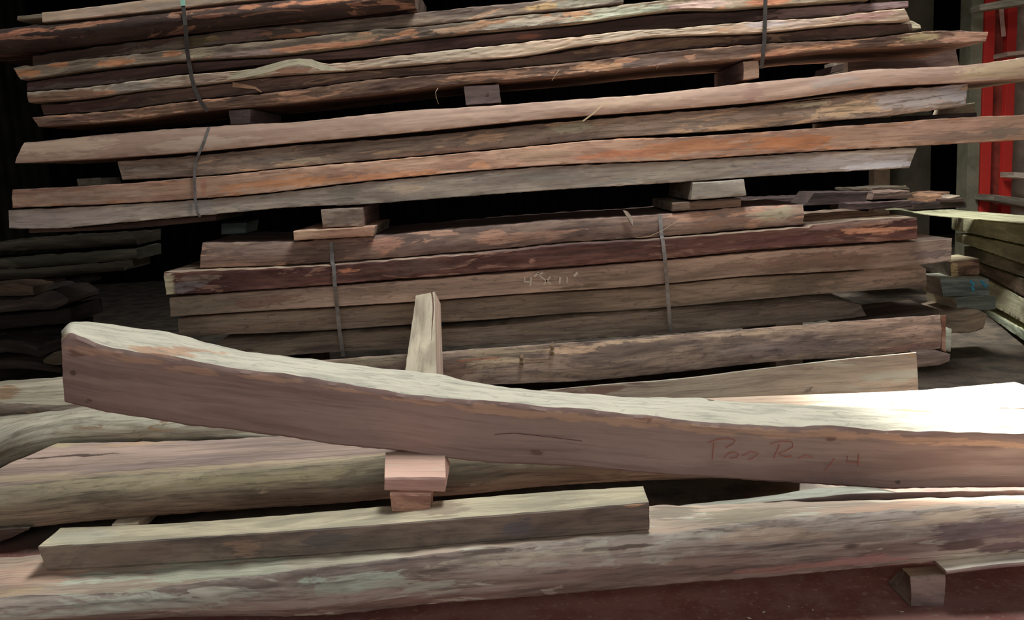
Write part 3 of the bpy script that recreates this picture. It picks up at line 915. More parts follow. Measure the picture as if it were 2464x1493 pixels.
u_c = board('plank', 'long orange tinted plank reaching the right frame edge, third in the upper bundle', 'plank',
      [(30, 456), (300, 441), (480, 426), (700, 404), (900, 386), (1200, 359), (1500, 333), (1640, 329), (1840, 316), (2100, 298), (2300, 283), (2464, 276), (2560, 272)],
      [(30, 501), (300, 490), (460, 480), (620, 467), (840, 441), (1040, 421), (1300, 400), (1640, 385), (1900, 368), (2200, 352), (2464, 338), (2560, 332)], 3.68, 0.6,
      (mk((160, 122, 98), (142, 104, 84), (94, 68, 58), spk=0.35, fleck=0.2, patch=(172, 116, 82), pamt=0.4), mk((150, 120, 100), (130, 104, 86), (90, 70, 58)), endg), nf=10, rough=0.002,
      blobs=[(1700, 350, 160, 18, (206, 134, 90)), (1900, 345, 120, 18, (196, 120, 74)), (700, 440, 160, 10, (190, 126, 84)), (940, 425, 120, 10, (190, 126, 88)), (1500, 372, 120, 10, (184, 114, 80)), (200, 475, 160, 18, (140, 114, 98)),
             (2250, 305, 140, 14, (162, 124, 106)), (2300, 330, 160, 10, (124, 100, 86)), (1290, 375, 90, 12, (136, 108, 86)), (1000, 428, 60, 4, (112, 74, 54)), (1770, 340, 50, 6, (206, 160, 130)), (640, 415, 30, 4, (110, 80, 64)),
             (490, 450, 8, 24, (150, 100, 80)), (2420, 318, 60, 14, (112, 98, 84))], below=u_b)
u_d = board('plank', 'long grey plank with stained face and angled right end, lowest in the upper bundle', 'plank',
      [(20, 506), (300, 492), (460, 482), (620, 469), (840, 443), (1040, 423), (1300, 402), (1640, 387), (1900, 370), (2207, 355)],
      [(22, 551), (100, 552), (300, 536), (480, 520), (700, 500), (880, 492), (1100, 475), (1300, 460), (1640, 439), (1900, 421), (2188, 405)], 3.69, 0.6,
      (mk((140, 126, 112), (124, 110, 98), (88, 78, 72), spk=0.35, fleck=0.3, patch=(116, 108, 100), pamt=0.3), weath, endg), nf=10, rough=0.0025,
      blobs=[(150, 525, 160, 24, (126, 112, 106)), (1980, 395, 200, 18, (128, 118, 116)), (2100, 398, 110, 10, (150, 146, 150)), (830, 465, 40, 18, (102, 94, 84)), (480, 500, 50, 20, (112, 106, 102)), (980, 455, 60, 10, (156, 136, 114)),
             (1320, 425, 80, 12, (108, 100, 92))], below=u_c)
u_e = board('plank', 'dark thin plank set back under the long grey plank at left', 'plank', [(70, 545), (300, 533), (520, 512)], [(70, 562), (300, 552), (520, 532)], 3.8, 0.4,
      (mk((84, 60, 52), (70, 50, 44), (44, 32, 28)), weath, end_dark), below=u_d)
board('offcut', 'small pale offcut lying in the dark behind the left end of the bark mottled plank', 'offcut', [(185, 430), (242, 427)], [(188, 454), (244, 451)], 3.9, 0.2, (endg, endg, endg))
board('offcut', 'pale block end behind the whitish right end of the bark mottled plank', 'offcut', [(2300, 252), (2346, 246)], [(2290, 277), (2348, 272)], 4.32, 0.2, (end_pale, end_pale, end_pale))
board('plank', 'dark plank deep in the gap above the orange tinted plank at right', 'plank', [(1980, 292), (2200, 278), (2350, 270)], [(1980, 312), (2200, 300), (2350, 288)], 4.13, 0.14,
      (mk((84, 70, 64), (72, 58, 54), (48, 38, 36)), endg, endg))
strap('thin steel strap across the left of the upper bundle', [(503, 306), (492, 340), (478, 372), (470, 392), (468, 430), (470, 480), (475, 512), (482, 522)], [3.67, 3.665, 3.665, 3.672, 3.672, 3.672, 3.672, 3.68], wid=0.011)

# spacers between middle bundle and upper bundle
gb = mk((140, 120, 104), (124, 104, 90), (86, 68, 58), fx=3, gx=2, spk=0.5)
block('spacer_block', 'pale thick spacer block on a thin board, under the left of the long grey plank', 'block', [(772, 504), (872, 499), (873, 545), (777, 549)], 3.66, 0.5,
      (gb, mk((110, 86, 80), (96, 76, 70), (66, 50, 46)), mk((110, 86, 80), (96, 76, 70), (66, 50, 46))), below=u_d)
block('spacer_board', 'thin light spacer board under the left spacer block', 'board', [(706, 556), (902, 544), (898, 569), (707, 580)], 3.64, 0.5,
      (mk((176, 140, 110), (150, 110, 86), (110, 80, 64), spk=0.3), mk((170, 134, 110), (150, 116, 96), (110, 80, 64)), endg), blobs=[(840, 562, 70, 14, (132, 92, 74))])
block('spacer_block', 'light grey spacer block under the right of the long grey plank', 'block', [(1667, 436), (1790, 430), (1796, 472), (1662, 482)], 3.66, 0.5,
      (mk((116, 109, 99), (106, 99, 90), (82, 75, 66), fx=3, gx=2, spk=0.3), endg, endg), below=u_d)
block('spacer_board', 'dark brown spacer board under the light grey spacer block', 'board', [(1618, 488), (1783, 476), (1783, 498), (1618, 510)], 3.69, 0.5,
      (mk((98, 76, 62), (84, 66, 54), (58, 44, 38)), endg, endg))

# ================================================================== top bundle (bark edged planks)
YT = 3.66
bark = lambda p=(132, 90, 68), a=0.45, b=(70, 50, 43), c=(58, 42, 37): mk(b, c, (38, 28, 26), patch=p, pamt=a, spk=0.5, fleck=0.4, bump=0.5, k=0.36)
bkgrey = mk((110, 92, 80), (90, 74, 64), (56, 46, 42), patch=(150, 108, 76), pamt=0.35, spk=0.5, fleck=0.4, k=0.36)
dkp = mk((72, 50, 46), (60, 42, 38), (40, 30, 28), spk=0.4, fleck=0.2, k=0.36)
dtop = mk((104, 84, 72), (88, 70, 60), (60, 46, 40))
t_a = board('plank', 'tan sawn plank at the top left corner of the top bundle, cut by the frame', 'plank',
      [(101, 29), (220, 16), (343, 0), (500, -17), (700, -40)], [(101, 55), (250, 40), (435, 20), (500, 12), (621, 0), (700, -8)], YT, 0.5,
      (mk((172, 140, 112), (150, 126, 104), (110, 92, 78), spk=0.25, fleck=0.12, k=0.36), dtop, endg), blobs=[(400, 16, 60, 14, (136, 122, 106))])
board('plank', 'yellowish plank end set back behind the tan plank, upper left', 'plank', [(42, 38), (130, 29)], [(42, 50), (130, 42)], 3.8, 0.4, (mk((126, 112, 88), (110, 96, 76), (80, 68, 56), k=0.36), dtop, endg))
t_b = board('log', 'half round bark log with orange patches, right under the tan plank', 'log',
      [(-60, 77), (0, 70), (101, 57), (250, 42), (435, 22), (640, 1), (900, -26), (1000, -36)], [(-60, 136), (0, 132), (90, 122), (250, 104), (435, 82), (640, 60), (800, 44), (1000, 20)], YT + 0.02, 0.5,
      (bark(), dtop, end_dark), bulge=0.055, rough=0.0028, nf=12, k=0.36,
      blobs=[(80, 78, 60, 9, (150, 92, 66)), (200, 62, 70, 7, (150, 100, 72)), (500, 45, 70, 5, (160, 100, 74)), (610, 18, 30, 7, (184, 116, 80)), (690, 17, 36, 8, (190, 118, 84)), (800, 8, 90, 6, (180, 112, 76)), (520, 22, 60, 5, (156, 100, 70)),
             (250, 55, 90, 5, (132, 84, 62)), (30, 92, 40, 6, (120, 72, 54))], below=t_a)
t_c = board('plank', 'grey brown plank with rough bark along the middle, just under the bark log', 'plank',
      [(79, 134), (230, 113), (450, 86), (560, 74), (700, 60), (900, 41), (1100, 20), (1300, 1), (1500, -16)], [(79, 160), (230, 140), (450, 117), (560, 104), (700, 91), (900, 71), (1056, 57), (1264, 32), (1400, 19), (1500, 8)], YT + 0.04, 0.5,
      (mk((120, 102, 84), (96, 80, 68), (58, 48, 42), patch=(150, 112, 84), pamt=0.2, spk=0.5, fleck=0.4, k=0.36), dtop, end_dark), rough=0.0028, k=0.36, nf=9,
      blobs=[(180, 130, 160, 18, (68, 46, 38)), (510, 92, 20, 8, (128, 108, 64)), (590, 85, 50, 14, (120, 90, 80)), (640, 80, 16, 6, (176, 122, 86)), (700, 88, 70, 6, (178, 116, 80)), (1310, 16, 50, 8, (176, 140, 92)), (470, 100, 40, 12, (84, 72, 46)),
             (1400, 5, 90, 12, (122, 116, 100)), (380, 100, 40, 10, (72, 50, 40))], below=t_b)
t_d = board('plank', 'plank with orange flakes at left and whitish streaks right, fourth from the top', 'plank',
      [(31, 162), (230, 139), (450, 117), (700, 92), (900, 72), (1056, 59), (1264, 35), (1400, 25), (1500, 11), (1600, 0), (1800, -20), (2100, -40)],
      [(50, 193), (230, 167), (450, 145), (700, 129), (750, 123), (900, 105), (1130, 79), (1264, 67), (1400, 54), (1560, 31), (1640, 22), (1750, 22), (1840, 15), (1990, 5), (2100, -3)], YT, 0.55,
      (mk((122, 106, 86), (96, 82, 68), (58, 48, 42), patch=(150, 106, 74), pamt=0.3, spk=0.5, fleck=0.4, k=0.36), dtop, endg), rough=0.0028, k=0.36, nf=9,
      blobs=[(70, 175, 30, 12, (176, 114, 70)), (145, 156, 34, 8, (172, 108, 68)), (275, 150, 40, 10, (184, 120, 78)), (412, 129, 26, 7, (196, 132, 88)), (760, 112, 220, 7, (150, 98, 70)), (980, 80, 26, 8, (180, 122, 86)), (1120, 68, 90, 9, (172, 136, 106)),
             (1250, 56, 120, 12, (146, 136, 120)), (1480, 34, 110, 14, (150, 152, 130)), (1570, 20, 40, 12, (176, 182, 156)), (1680, 10, 90, 12, (156, 128, 118)), (1850, 4, 60, 8, (170, 104, 74)), (860, 92, 60, 10, (112, 94, 72)),
             (480, 128, 40, 12, (120, 108, 84)), (600, 128, 100, 10, (116, 96, 88))], below=t_c)
t_e = board('plank', 'dark purple brown plank set back under the flaked plank of the top bundle', 'plank',
      [(65, 198), (230, 172), (450, 151), (750, 129), (900, 111), (1264, 73), (1560, 38), (1840, 22), (2000, 12), (2186, 1)],
      [(65, 220), (230, 206), (450, 176), (700, 150), (900, 137), (1264, 100), (1400, 85), (1600, 69), (1840, 49), (2000, 40), (2120, 24), (2186, 18)], YT + 0.05, 0.5,
      (mk((82, 58, 54), (68, 48, 44), (44, 32, 30), k=0.36), dtop, end_dark), k=0.36, blobs=[(200, 206, 130, 12, (96, 82, 78)), (1950, 28, 130, 14, (116, 92, 90)), (2110, 14, 80, 10, (110, 90, 92)), (1270, 88, 24, 6, (120, 72, 54))], below=t_d)  # mauve blobs at right paint the lit stretch lighter
lightp = board('plank', 'light tan plank across the middle of the top bundle, with curled white bark', 'plank',
               [(65, 221), (230, 207), (300, 197), (460, 178), (540, 172), (620, 163), (690, 146), (745, 143), (785, 152), (830, 149), (950, 134), (1100, 119), (1264, 101), (1400, 86), (1530, 71), (1600, 69), (1690, 61), (1840, 49), (2000, 40), (2100, 27), (2176, 20)],
               [(68, 248), (230, 234), (300, 223), (460, 206), (540, 197), (640, 184), (800, 173), (900, 165), (1000, 156), (1130, 145), (1264, 134), (1400, 110), (1500, 99), (1540, 92), (1640, 86), (1840, 78), (1960, 66), (2040, 58), (2190, 51)], YT, 0.55,
               (mk((172, 142, 116), (152, 130, 108), (92, 78, 66), spk=0.35, fleck=0.2, k=0.36), mk((180, 160, 136), (150, 130, 110), (90, 76, 66)), end_pale), k=0.36, rough=0.0028, nf=9,
               blobs=[(150, 232, 130, 14, (108, 74, 54)), (250, 222, 60, 5, (150, 96, 64)), (320, 212, 70, 12, (110, 102, 94)), (500, 188, 60, 12, (124, 100, 86)), (600, 178, 60, 10, (118, 112, 84)), (700, 170, 50, 11, (110, 70, 52)),
                      (750, 155, 50, 8, (132, 118, 104)), (950, 150, 14, 4, (88, 72, 60)), (1740, 72, 30, 6, (184, 130, 92)), (1850, 58, 60, 10, (158, 144, 142)), (1930, 55, 60, 10, (150, 130, 118)), (2080, 40, 80, 10, (140, 104, 96)),
                      (390, 205, 50, 8, (130, 110, 94)), (1300, 118, 70, 6, (140, 122, 100))], below=t_e)
cp = Plane(0, YT)
curl = ribbon('bark_curl', None, None, [cp.hit(x, y, -0.012 - dz) for x, y, dz in ((548, 190, 0), (580, 183, .006), (620, 172, .012), (655, 163, .016), (690, 152, .02), (720, 148, .022), (748, 152, .02), (775, 161, .014), (800, 166, .008), (830, 169, .0))],
              [0.006, 0.018, 0.026, 0.028, 0.024, 0.022, 0.03, 0.026, 0.012, 0.004], 0.004, mk((164, 154, 126), (140, 132, 110), (96, 88, 74), k=0.36, fx=2), lightp)
curl['label'] = 'curl of loose whitish bark'
hp = board('plank', 'dark brown plank below the light tan one, with a splinter hanging at left', 'plank',
           [(98, 254), (250, 237), (300, 226), (460, 208), (640, 187), (800, 176), (950, 161), (1130, 147), (1264, 138), (1400, 117), (1540, 97), (1640, 89), (1840, 81), (1960, 68), (2040, 61), (2194, 54)],
           [(106, 278), (300, 262), (460, 241), (700, 216), (900, 190), (1150, 171), (1264, 160), (1400, 147), (1600, 123), (1840, 104), (1990, 96), (2100, 89), (2194, 76)], YT + 0.03, 0.5,
           (mk((92, 70, 58), (76, 56, 48), (48, 36, 32), patch=(108, 84, 64), pamt=0.3, spk=0.5, k=0.36), dtop, end_pale), k=0.36, rough=0.003, blobs=[(200, 254, 140, 12, (66, 44, 38)), (1650, 105, 140, 10, (104, 80, 62)), (2100, 68, 80, 10, (84, 62, 58))], below=lightp)
sp_ = ribbon('splinter', None, None, [Plane(0, YT + 0.03).hit(x, y, -o_) for x, y, o_ in ((560, 204, .004), (590, 208, .012), (615, 212, .02), (630, 222, .026))], [0.02, 0.016, 0.01, 0.003], 0.003, mk((150, 112, 82), (130, 96, 72), (90, 64, 50), k=0.36), hp)
sp_['label'] = 'hanging orange splinter'
board('offcut', 'greenish rounded plank end beside the dark brown plank, top right', 'offcut', [(2130, 58), (2196, 50), (2214, 58)], [(2130, 78), (2196, 70), (2216, 69)], YT + 0.12, 0.3, (mk((150, 144, 118), (130, 122, 100), (90, 80, 66), k=0.36), dtop, end_pale), rough=0.003)
t_h = board('plank', 'bark flaked bottom plank of the top bundle, running farthest right', 'plank',
      [(78, 282), (300, 263), (460, 243), (700, 217), (900, 191), (1130, 173), (1264, 161), (1400, 148), (1600, 124), (1840, 105), (2100, 90), (2190, 79), (2240, 74), (2378, 76)],
      [(92, 306), (300, 291), (460, 270), (700, 249), (900, 227), (1130, 201), (1264, 191), (1400, 179), (1600, 158), (1840, 138), (2000, 121), (2180, 112), (2250, 108), (2372, 101)], YT, 0.55,
      (mk((108, 80, 62), (88, 64, 52), (54, 40, 36), patch=(150, 104, 76), pamt=0.4, spk=0.5, fleck=0.4, k=0.36), dtop, end_dark), k=0.36, rough=0.0028, nf=9,
      blobs=[(180, 290, 110, 12, (76, 54, 46)), (500, 255, 200, 10, (88, 64, 48)), (1440, 160, 70, 12, (170, 126, 92)), (1900, 122, 60, 8, (168, 118, 88)), (2000, 110, 80, 8, (164, 116, 84)), (2050, 94, 60, 5, (172, 122, 86)), (2220, 88, 50, 12, (146, 128, 92)), (2310, 92, 60, 14, (164, 122, 100)),
             (1150, 185, 90, 8, (134, 96, 72)), (1560, 150, 80, 10, (96, 80, 74)), (1860, 128, 60, 8, (170, 112, 84))], below=hp)
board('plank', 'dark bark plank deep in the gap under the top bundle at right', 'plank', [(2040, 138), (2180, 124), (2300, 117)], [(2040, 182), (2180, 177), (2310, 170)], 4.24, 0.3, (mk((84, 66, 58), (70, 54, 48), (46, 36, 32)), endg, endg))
tls = strap('dark steel strap at the left of the top bundle', [(439, -6), (441, 12), (446, 60), (450, 118), (455, 150), (462, 190), (468, 212), (480, 240), (500, 268)], [3.64, 3.64, 3.61, 3.63, 3.64, 3.64, 3.64, 3.64, 3.65], mat=DSTEEL, wid=0.016)
strap('dark steel strap at the right of the top bundle', [(1842, -6), (1841, 30), (1840, 60), (1839, 100), (1836, 130), (1832, 165)], [3.64, 3.64, 3.64, 3.64, 3.64, 3.66], mat=DSTEEL, wid=0.016)

mint = ribbon('strap_highlight', None, None, [Plane(0, 3.635).hit(x, y) for x, y in ((439, -6), (440, 4), (441, 14))], 0.018, 0.003, plain('highlight_mint', (150, 200, 180), 0.4, 0.5), tls)  # highlight on the strap, put in as a mint band
mint['label'] = 'pale mint band painted as a highlight'
# ================================================================== spacers between upper bundle and top bundle
gs = mk((112, 98, 98), (98, 86, 86), (72, 60, 60), fx=3, gx=2, spk=0.3, fleck=0.1)
gside = mk((104, 86, 82), (92, 76, 74), (64, 52, 50))
block('spacer_block', 'grey spacer block end on the pinkish plank, leftmost of those under the top bundle', 'block', [(550, 262), (602, 257), (602, 298), (555, 300)], 3.7, 0.5, (gs, gside, gside), below=t_h)
block('spacer_block', 'broad grey spacer block with a nail hole, under the middle of the top bundle', 'block', [(1116, 207), (1200, 202), (1206, 247), (1121, 253)], 3.7, 0.5, (gs, gside, gside), blobs=[(1172, 228, 6, 5, (60, 46, 44))], below=t_h)
block('spacer_block', 'narrow tan spacer block under the right of the top bundle, beside the strap', 'block', [(1788, 142), (1824, 136), (1826, 188), (1789, 193)], 3.69, 0.5,
      (mk((150, 122, 102), (136, 108, 90), (96, 74, 62), fx=3, gx=2, spk=0.4), gside, gside), bulge=0.004, below=t_h)
block('offcut', 'small pale offcut set back in the gap under the top bundle at right', 'offcut', [(2003, 158), (2030, 153), (2030, 170), (1997, 177)], 3.85, 0.2, (mk((150, 134, 122), (136, 120, 110), (104, 90, 80)), gside, gside))

# ================================================================== right: boards running towards the viewer
d_ = ray(1925, 372)
plR = Plane(2.50, 4.12, (d_[0], d_[1]))
yg = mk((168, 164, 124), (150, 146, 110), (112, 104, 80), spk=0.3, fleck=0.1, bump=0.2)
ygt = mk((142, 140, 108), (128, 126, 96), (96, 90, 68), spk=0.3, fleck=0.08)
GR = None
yz = [('topmost yellowish board of the pile at right, its tapered end reaching left', [(2290, 523), (2364, 530), (2464, 540), (2600, 555)], [(2290, 553), (2364, 569), (2464, 590), (2600, 618)]),
      ('yellowish board second from the top of the pile at right, dark toward its far end', [(2300, 562), (2364, 573), (2464, 594), (2600, 624)], [(2300, 582), (2364, 603), (2464, 637), (2600, 684)]),
      ('brownish board third from the top of the pile at right', [(2320, 592), (2380, 611), (2464, 640), (2600, 688)], [(2320, 620), (2380, 640), (2464, 668), (2600, 714)]),
      ('dark brown board fourth from the top of the pile at right', [(2330, 628), (2386, 646), (2464, 672), (2600, 718)], [(2330, 645), (2386, 672), (2464, 716), (2600, 790)]),
      ('broad pale green board low in the pile at right, behind the blue painted block', [(2330, 652), (2386, 678), (2464, 720), (2600, 796)], [(2330, 703), (2386, 736), (2464, 780), (2600, 858)]),
      ('lowest greenish board of the pile at right', [(2340, 722), (2386, 752), (2464, 796), (2600, 874)], [(2340, 735), (2386, 768), (2464, 822), (2600, 914)])]
cl = [yg, yg, mk((112, 102, 80), (98, 90, 70), (70, 62, 48)), mk((104, 84, 66), (90, 74, 58), (60, 50, 40)), mk((150, 150, 120), (136, 134, 106), (100, 96, 76)), mk((128, 138, 116), (112, 120, 100), (80, 84, 70))]
d2 = ray(1560, 372)
pv = board('board', 'thin pale yellow board on top of the pile at right, its far end tapering', 'board',
           [(2132, 505), (2165, 504), (2203, 511), (2278, 520), (2364, 527), (2464, 537), (2600, 552)], [(2134, 507), (2165, 507), (2203, 515), (2278, 524), (2364, 531), (2464, 541), (2600, 556)],
           Plane(2.46, 4.3, (d2[0], d2[1])), 0.34, (ygt, ygt, endg), K=[(2128, 503), (2165, 499), (2240, 502), (2315, 507), (2464, 519), (2600, 534)], kd=0.3, rough=0.001, wave=0.001, step=0.02)
for (lb, T, Bm), mm, ww in zip(yz, cl, (0.36, 0.34, 0.33, 0.34, 0.33, 0.34)):
    pv = board('board', lb, 'board', T, Bm, plR, ww, (mm, ygt, endg), rough=0.003, step=0.02, below=pv)

# block pile in front of it
block('wooden_block', 'brown wooden block on top of the small block pile at right', 'block', [(2286, 630), (2356, 622), (2356, 662), (2288, 668)], 4.2, 0.2,
      (mk((120, 94, 72), (84, 60, 48), (56, 40, 34), fx=2, gx=3), mk((170, 156, 124), (150, 136, 108), (100, 88, 70)), endg), blobs=[(2294, 648, 10, 26, (180, 156, 110))], bulge=0.004)
pb = block('painted_block', 'grey block with blue paint marks, second in the small block pile', 'block', [(2262, 669), (2378, 669), (2382, 713), (2270, 716)], 4.12, 0.2,
           (mk((110, 122, 116), (94, 104, 100), (68, 74, 72), fx=2, gx=2), mk((160, 164, 146), (140, 142, 126), (100, 100, 88)), endg), rough=0.003)
blue = plain('blue_paint', (70, 140, 170), 0.4, 0.6, 0, 0.25, 40)
for pts in ([(2334, 676), (2343, 684), (2338, 692), (2344, 700)], [(2360, 676), (2367, 684), (2374, 691)]):
    q_ = stroke('paint_mark', pts, 4.12, 0.004, 0.012, blue, pb)
    q_['label'] = 'blue paint mark'
block('painted_block', 'grey green block with pale left end, third in the small block pile', 'block', [(2300, 717), (2396, 712), (2396, 746), (2304, 752)], 4.1, 0.3,
      (mk((108, 116, 106), (92, 100, 92), (66, 70, 64)), mk((160, 164, 146), (140, 142, 126), (100, 100, 88)), end_pale), rough=0.003)
board('plank', 'brown plank under the small block pile at right', 'plank', [(2200, 764), (2270, 757), (2365, 750), (2376, 756)], [(2200, 806), (2280, 803), (2350, 798), (2366, 792)], 4.05, 0.3,
      (mk((116, 98, 78), (100, 84, 66), (68, 56, 46)), mk((110, 92, 74), (96, 80, 64), (66, 54, 44)), endg), rough=0.003)
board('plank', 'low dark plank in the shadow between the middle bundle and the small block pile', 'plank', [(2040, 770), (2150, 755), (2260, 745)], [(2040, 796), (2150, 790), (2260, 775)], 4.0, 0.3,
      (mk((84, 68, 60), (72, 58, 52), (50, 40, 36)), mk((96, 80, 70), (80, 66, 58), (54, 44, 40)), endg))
board('offcut', 'pale chip of wood in the dark gap at right of the middle bundle', 'offcut', [(2184, 714), (2214, 711)], [(2186, 721), (2214, 720)], 6.0, 0.06, (end_pale,) * 3, rough=0.0028)
board('offcut', 'reddish chip of wood in the dark gap near the lowest bundle plank', 'offcut', [(2064, 716), (2096, 711)], [(2066, 724), (2100, 720)], 6.0, 0.06, (end_dark,) * 3, rough=0.0028)
# ================================================================== background piles at right
far = [('plank', 'dark plank with angled end on the background pile, behind the middle bundle', [(1960, 463), (2100, 461)], [(1936, 496), (2100, 490)], 5.6, (78, 60, 58)),
       ('plank', 'brown plank with light patch beside the dark angled one on the background pile', [(2104, 464), (2188, 458)], [(2100, 482), (2200, 477)], 5.5, (120, 92, 80)),
       ('plank', 'thin grey plank at the top of the background pile', [(2050, 453), (2180, 447)], [(2050, 460), (2190, 456)], 5.8, (98, 84, 70)),
       ('plank', 'plum brown plank low on the background pile', [(2040, 490), (2190, 481)], [(2040, 508), (2195, 498)], 5.45, (86, 64, 62)),
       ('plank', 'long dim plank in the background, behind the angled ends', [(1780, 478), (1950, 472)], [(1780, 492), (1950, 488)], 5.9, (70, 54, 52)),
       ('plank', 'orange cut end of a plank on the farther pile at right', [(2232, 472), (2266, 467)], [(2232, 490), (2266, 485)], 6.0, (170, 120, 88)),
       ('plank', 'light top plank of the farther pile at right', [(2240, 465), (2285, 461)], [(2240, 472), (2285, 468)], 6.15, (160, 116, 92)),
       ('plank', 'short pale stick on the farther pile at right', [(2282, 476), (2310, 469)], [(2282, 482), (2310, 476)], 5.95, (168, 146, 124)),
       ('plank', 'dark plank at the base of the farther pile at right', [(2200, 488), (2322, 483)], [(2200, 506), (2326, 500)], 5.95, (80, 60, 58)),
       ('plank', 'dim upper plank of the farther pile at right', [(2266, 480), (2318, 477)], [(2266, 488), (2320, 486)], 5.92, (92, 68, 62))]
for nm, lb, T, Bm, Yq, c in far:
    board(nm, lb, 'plank', T, Bm, Yq, 0.3, (wood(tuple(v * .8 for v in c), tuple(v * .68 for v in c), tuple(v * .5 for v in c)),) * 3, step=0.03, rough=0.004)

# background pile at left
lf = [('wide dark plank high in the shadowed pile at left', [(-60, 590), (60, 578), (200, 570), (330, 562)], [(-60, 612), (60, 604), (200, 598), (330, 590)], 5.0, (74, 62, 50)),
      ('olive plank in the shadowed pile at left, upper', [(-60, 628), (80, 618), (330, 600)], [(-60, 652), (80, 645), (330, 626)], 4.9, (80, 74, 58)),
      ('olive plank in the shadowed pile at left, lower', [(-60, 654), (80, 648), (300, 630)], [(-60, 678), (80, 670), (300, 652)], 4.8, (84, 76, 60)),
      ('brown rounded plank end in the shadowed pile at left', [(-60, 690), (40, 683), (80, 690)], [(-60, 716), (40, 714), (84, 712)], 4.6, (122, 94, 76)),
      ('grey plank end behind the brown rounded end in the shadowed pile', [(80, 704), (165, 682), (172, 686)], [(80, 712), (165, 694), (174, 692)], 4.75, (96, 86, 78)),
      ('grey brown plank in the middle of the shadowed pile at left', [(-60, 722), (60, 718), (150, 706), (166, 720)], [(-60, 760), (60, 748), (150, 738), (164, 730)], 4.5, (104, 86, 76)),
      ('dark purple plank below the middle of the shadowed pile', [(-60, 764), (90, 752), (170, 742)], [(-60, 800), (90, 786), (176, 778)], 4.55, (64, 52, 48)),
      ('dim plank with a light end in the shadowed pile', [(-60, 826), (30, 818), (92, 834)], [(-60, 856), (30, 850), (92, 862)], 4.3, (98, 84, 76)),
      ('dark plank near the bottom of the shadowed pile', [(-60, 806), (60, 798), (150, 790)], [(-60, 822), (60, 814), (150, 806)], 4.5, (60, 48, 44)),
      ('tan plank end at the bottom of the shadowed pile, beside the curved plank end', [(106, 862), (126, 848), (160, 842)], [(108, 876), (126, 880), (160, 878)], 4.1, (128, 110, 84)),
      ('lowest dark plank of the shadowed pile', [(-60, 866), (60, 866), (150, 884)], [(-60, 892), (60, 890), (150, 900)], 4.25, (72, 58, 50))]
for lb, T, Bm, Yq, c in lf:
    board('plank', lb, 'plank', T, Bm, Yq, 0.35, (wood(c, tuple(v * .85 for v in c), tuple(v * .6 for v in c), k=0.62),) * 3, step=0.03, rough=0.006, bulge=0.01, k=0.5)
block('spacer_block', 'teal grey block deep under the upper bundle at left', 'block', [(533, 538), (594, 535), (590, 563), (533, 566)], 4.1, 0.2, (wood((84, 96, 88), (72, 82, 76), (50, 56, 52)),) * 3)
# ================================================================== rack at the right
def boxpart(name, px0, px1, Yq, dep, mat, parent=None, bev=0.004):
    """upright box between two pixel corners, its near face at distance Yq, standing plumb"""
    a, b = Plane(0, Yq).hit(*px0), Plane(0, Yq).hit(*px1)
    x0, x1 = sorted((a[0], b[0]))
    z0, z1 = sorted((a[2], b[2]))
    V, Fc = box_mesh((x0, Yq, z0), (x1, Yq + dep, z1), bev)
    return link_mesh(name, V, Fc, [mat], parent=parent, smooth=False)


red = plain('worn_red_paint', (196, 52, 46), 0.42, 0.45, 0, 0.2, 9.0, (150, 40, 36))
dred = plain('shaded_red_paint_web', (120, 52, 44), 0.42, 0.55, 0, 0.3, 9.0)  # darker copy of the red, painting the shade between the flanges
YR = 7.4
col = bpy.data.objects.new('steel_column', None)
COL.objects.link(col)
pb_ = Plane(0, YR).hit(2400, 300)
xc = pb_[0]
col.location = (xc, YR + 0.1, 0)
tag(col, 'bright red steel channel column behind the right end of the bundles', 'column')
for nm, x0, x1, y0, y1, mt in (('flange', -0.125, -0.042, YR, YR + 0.2, red), ('web', -0.042, 0.060, YR + 0.05, YR + 0.12, dred), ('flange', 0.060, 0.137, YR, YR + 0.2, red)):
    V, Fc = box_mesh((xc + x0, y0, 0), (xc + x1, y1, 3.4), 0.005)
    link_mesh(nm, V, Fc, [mt], parent=col, smooth=False)
V, Fc = box_mesh((xc - 0.23, YR + 0.02, 0), (xc - 0.13, YR + 0.2, 3.4), 0.004)
tag(link_mesh('post', V, Fc, [plain('grey_green_post', (112, 108, 92), 0.42, 0.7, 0, 0.25, 4.0)], smooth=False), 'grey green wooden post left of the red column', 'post')
V, Fc = box_mesh((xc - 0.74, YR + 0.6, 0), (xc - 0.26, YR + 0.66, 3.4), 0.004)
tag(link_mesh('panel', V, Fc, [plain('dark_grey_panel', (74, 68, 58), 0.45, 0.7, 0, 0.3, 3.0)], smooth=False), 'dark grey upright panel behind the right ends of the top bundle', 'panel')
V, Fc = box_mesh((xc + 0.15, YR + 0.25, 0), (xc + 1.2, YR + 0.3, 3.4), 0.004)
tag(link_mesh('panel', V, Fc, [plain('pale_grey_panel', (150, 134, 122), 0.42, 0.7, 0, 0.2, 5.0)], smooth=False), 'pale grey upright sheet at the right frame edge, behind the red column', 'panel')


def rail(lb, tl, tr, br, bl, Yq, dep, mm):
    return board('rail_board', lb, 'board', [tl, tr], [bl, br], Yq, dep, (mm, mm, mm), step=0.03, rough=0.001)


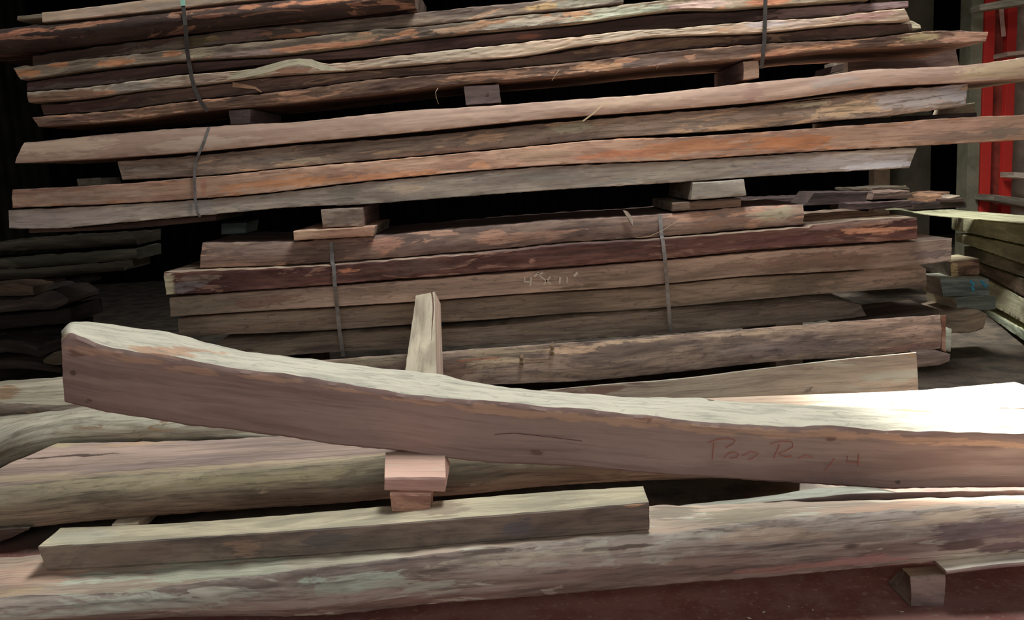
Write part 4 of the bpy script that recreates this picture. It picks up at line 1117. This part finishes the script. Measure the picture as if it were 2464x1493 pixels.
gm = wood((132, 122, 104), (116, 106, 92), (84, 76, 64))
rail('grey rail board across the red column at the top right corner', (2358, 10), (2540, -24), (2540, 0), (2358, 26), 7.1, 0.14, gm)
rail('thin light ledge right of the red column, in line with the top bundle bottom', (2424, 124), (2540, 112), (2540, 124), (2424, 136), 7.15, 0.2, wood((160, 128, 112), (140, 110, 98), (100, 78, 68)))
rail('thin light ledge right of the red column, between the upper and middle bundles', (2440, 414), (2540, 420), (2540, 440), (2440, 428), 7.15, 0.2, wood((150, 134, 118), (134, 118, 104), (96, 82, 72)))
rb = rail('ribbed grey board across the red column, below the light ledge', (2392, 468), (2540, 486), (2540, 512), (2392, 484), 7.1, 0.3, gm)
ribbon('hanging_strip', 'narrow pale strip hanging on the red column', 'strip', [Plane(0, 7.38).hit(x, y) for x, y in ((2409, 16), (2411, 50), (2415, 88))], 0.036, 0.004, plain('pale_strip', (190, 150, 140), 0.42, 0.6, 0, 0.15))
# timbers in the dark, deep at the right
V, Fc = box_mesh((xc - 0.9, YR + 0.3, 0), (xc - 0.76, YR + 0.42, 3.4), 0.006)
tag(link_mesh('post', V, Fc, [plain('brown_post', (92, 74, 60), 0.42, 0.75, 0, 0.3, 4.0)], smooth=False), 'slim brown post in the shade left of the dark grey panel', 'post')

# ================================================================== small loose things
chipm = [end_pale, wood((190, 150, 120), (170, 130, 104), (120, 90, 70)), wood((150, 110, 90), (130, 96, 80), (90, 64, 54))]
V, Fc, BC, PC, MI = [], [], [], [], []
for q in range(70):
    x, y = rnd.uniform(0.0, 1.5), rnd.uniform(1.62, 1.9)
    s_ = 0.001 + 0.0042 * rnd.random() ** 3
    a = rnd.uniform(0, 6.28)
    b0 = len(V)
    for da, rr in ((0, 1.6), (1.7, 0.7), (3.1, 1.3), (4.6, 0.8)):
        V.append(np.array((x + math.cos(a + da) * s_ * rr, y + math.sin(a + da) * s_ * rr, 0.0005)))
    V.append(np.array((x, y, 0.0005 + s_ * 0.5)))
    for i in range(4):
        Fc.append((b0 + i, b0 + (i + 1) % 4, b0 + 4))
    BC += [(x * 5, y * 5, 3)] * 5
    PC += [(0.5, 0.5, 0.5, 0)] * 5
o = link_mesh('sawdust', V, Fc, [end_pale], None, BC, PC, smooth=False)
tag(o, 'sawdust and chips scattered on the reddish floor at the bottom', 'sawdust', kind='stuff')

fib = plain('dry_fibre', (186, 164, 136), 0.42, 0.8, 0, 0.2)


def fibre(lb, pxs, Yq, wid=0.0016):
    return ribbon('wood_fibre', lb, 'fibre', [Plane(0, y_).hit(a, b) for (a, b), y_ in zip(pxs, Yq)], wid, 0.001, fib)


fibre('pale curved fibre hanging in the black gap left of the nail hole block', [(1054, 212), (1048, 222), (1050, 236), (1055, 250)], [3.64, 3.63, 3.63, 3.64])
fibre('dark slanted sliver on the pinkish plank in the middle', [(1450, 252), (1440, 262), (1424, 276), (1402, 292)], [3.66, 3.655, 3.655, 3.66], 0.006)
fibre('thin fibre standing off the bottom plank of the top bundle, left of the tan block', [(1580, 165), (1586, 154), (1590, 152), (1618, 151)], [3.64, 3.63, 3.63, 3.63])
fibre('slanted fibre on the bottom plank of the top bundle, right of the nail hole block', [(1346, 168), (1338, 178), (1328, 194)], [3.64, 3.635, 3.64])
board('wood_chip', 'pale pointed chip hanging on the topmost plank of the middle bundle', 'chip', [(1500, 506), (1512, 510), (1524, 526)], [(1502, 512), (1512, 528), (1523, 546)], 3.66, 0.012, (endg,) * 3, rough=0.001, step=0.004, ch=0.001, wave=0.001)
fibre('long fine fibre crossing the right strap of the middle bundle', [(1530, 572), (1560, 570), (1592, 556), (1618, 540), (1648, 522)], [3.66, 3.655, 3.65, 3.655, 3.66])
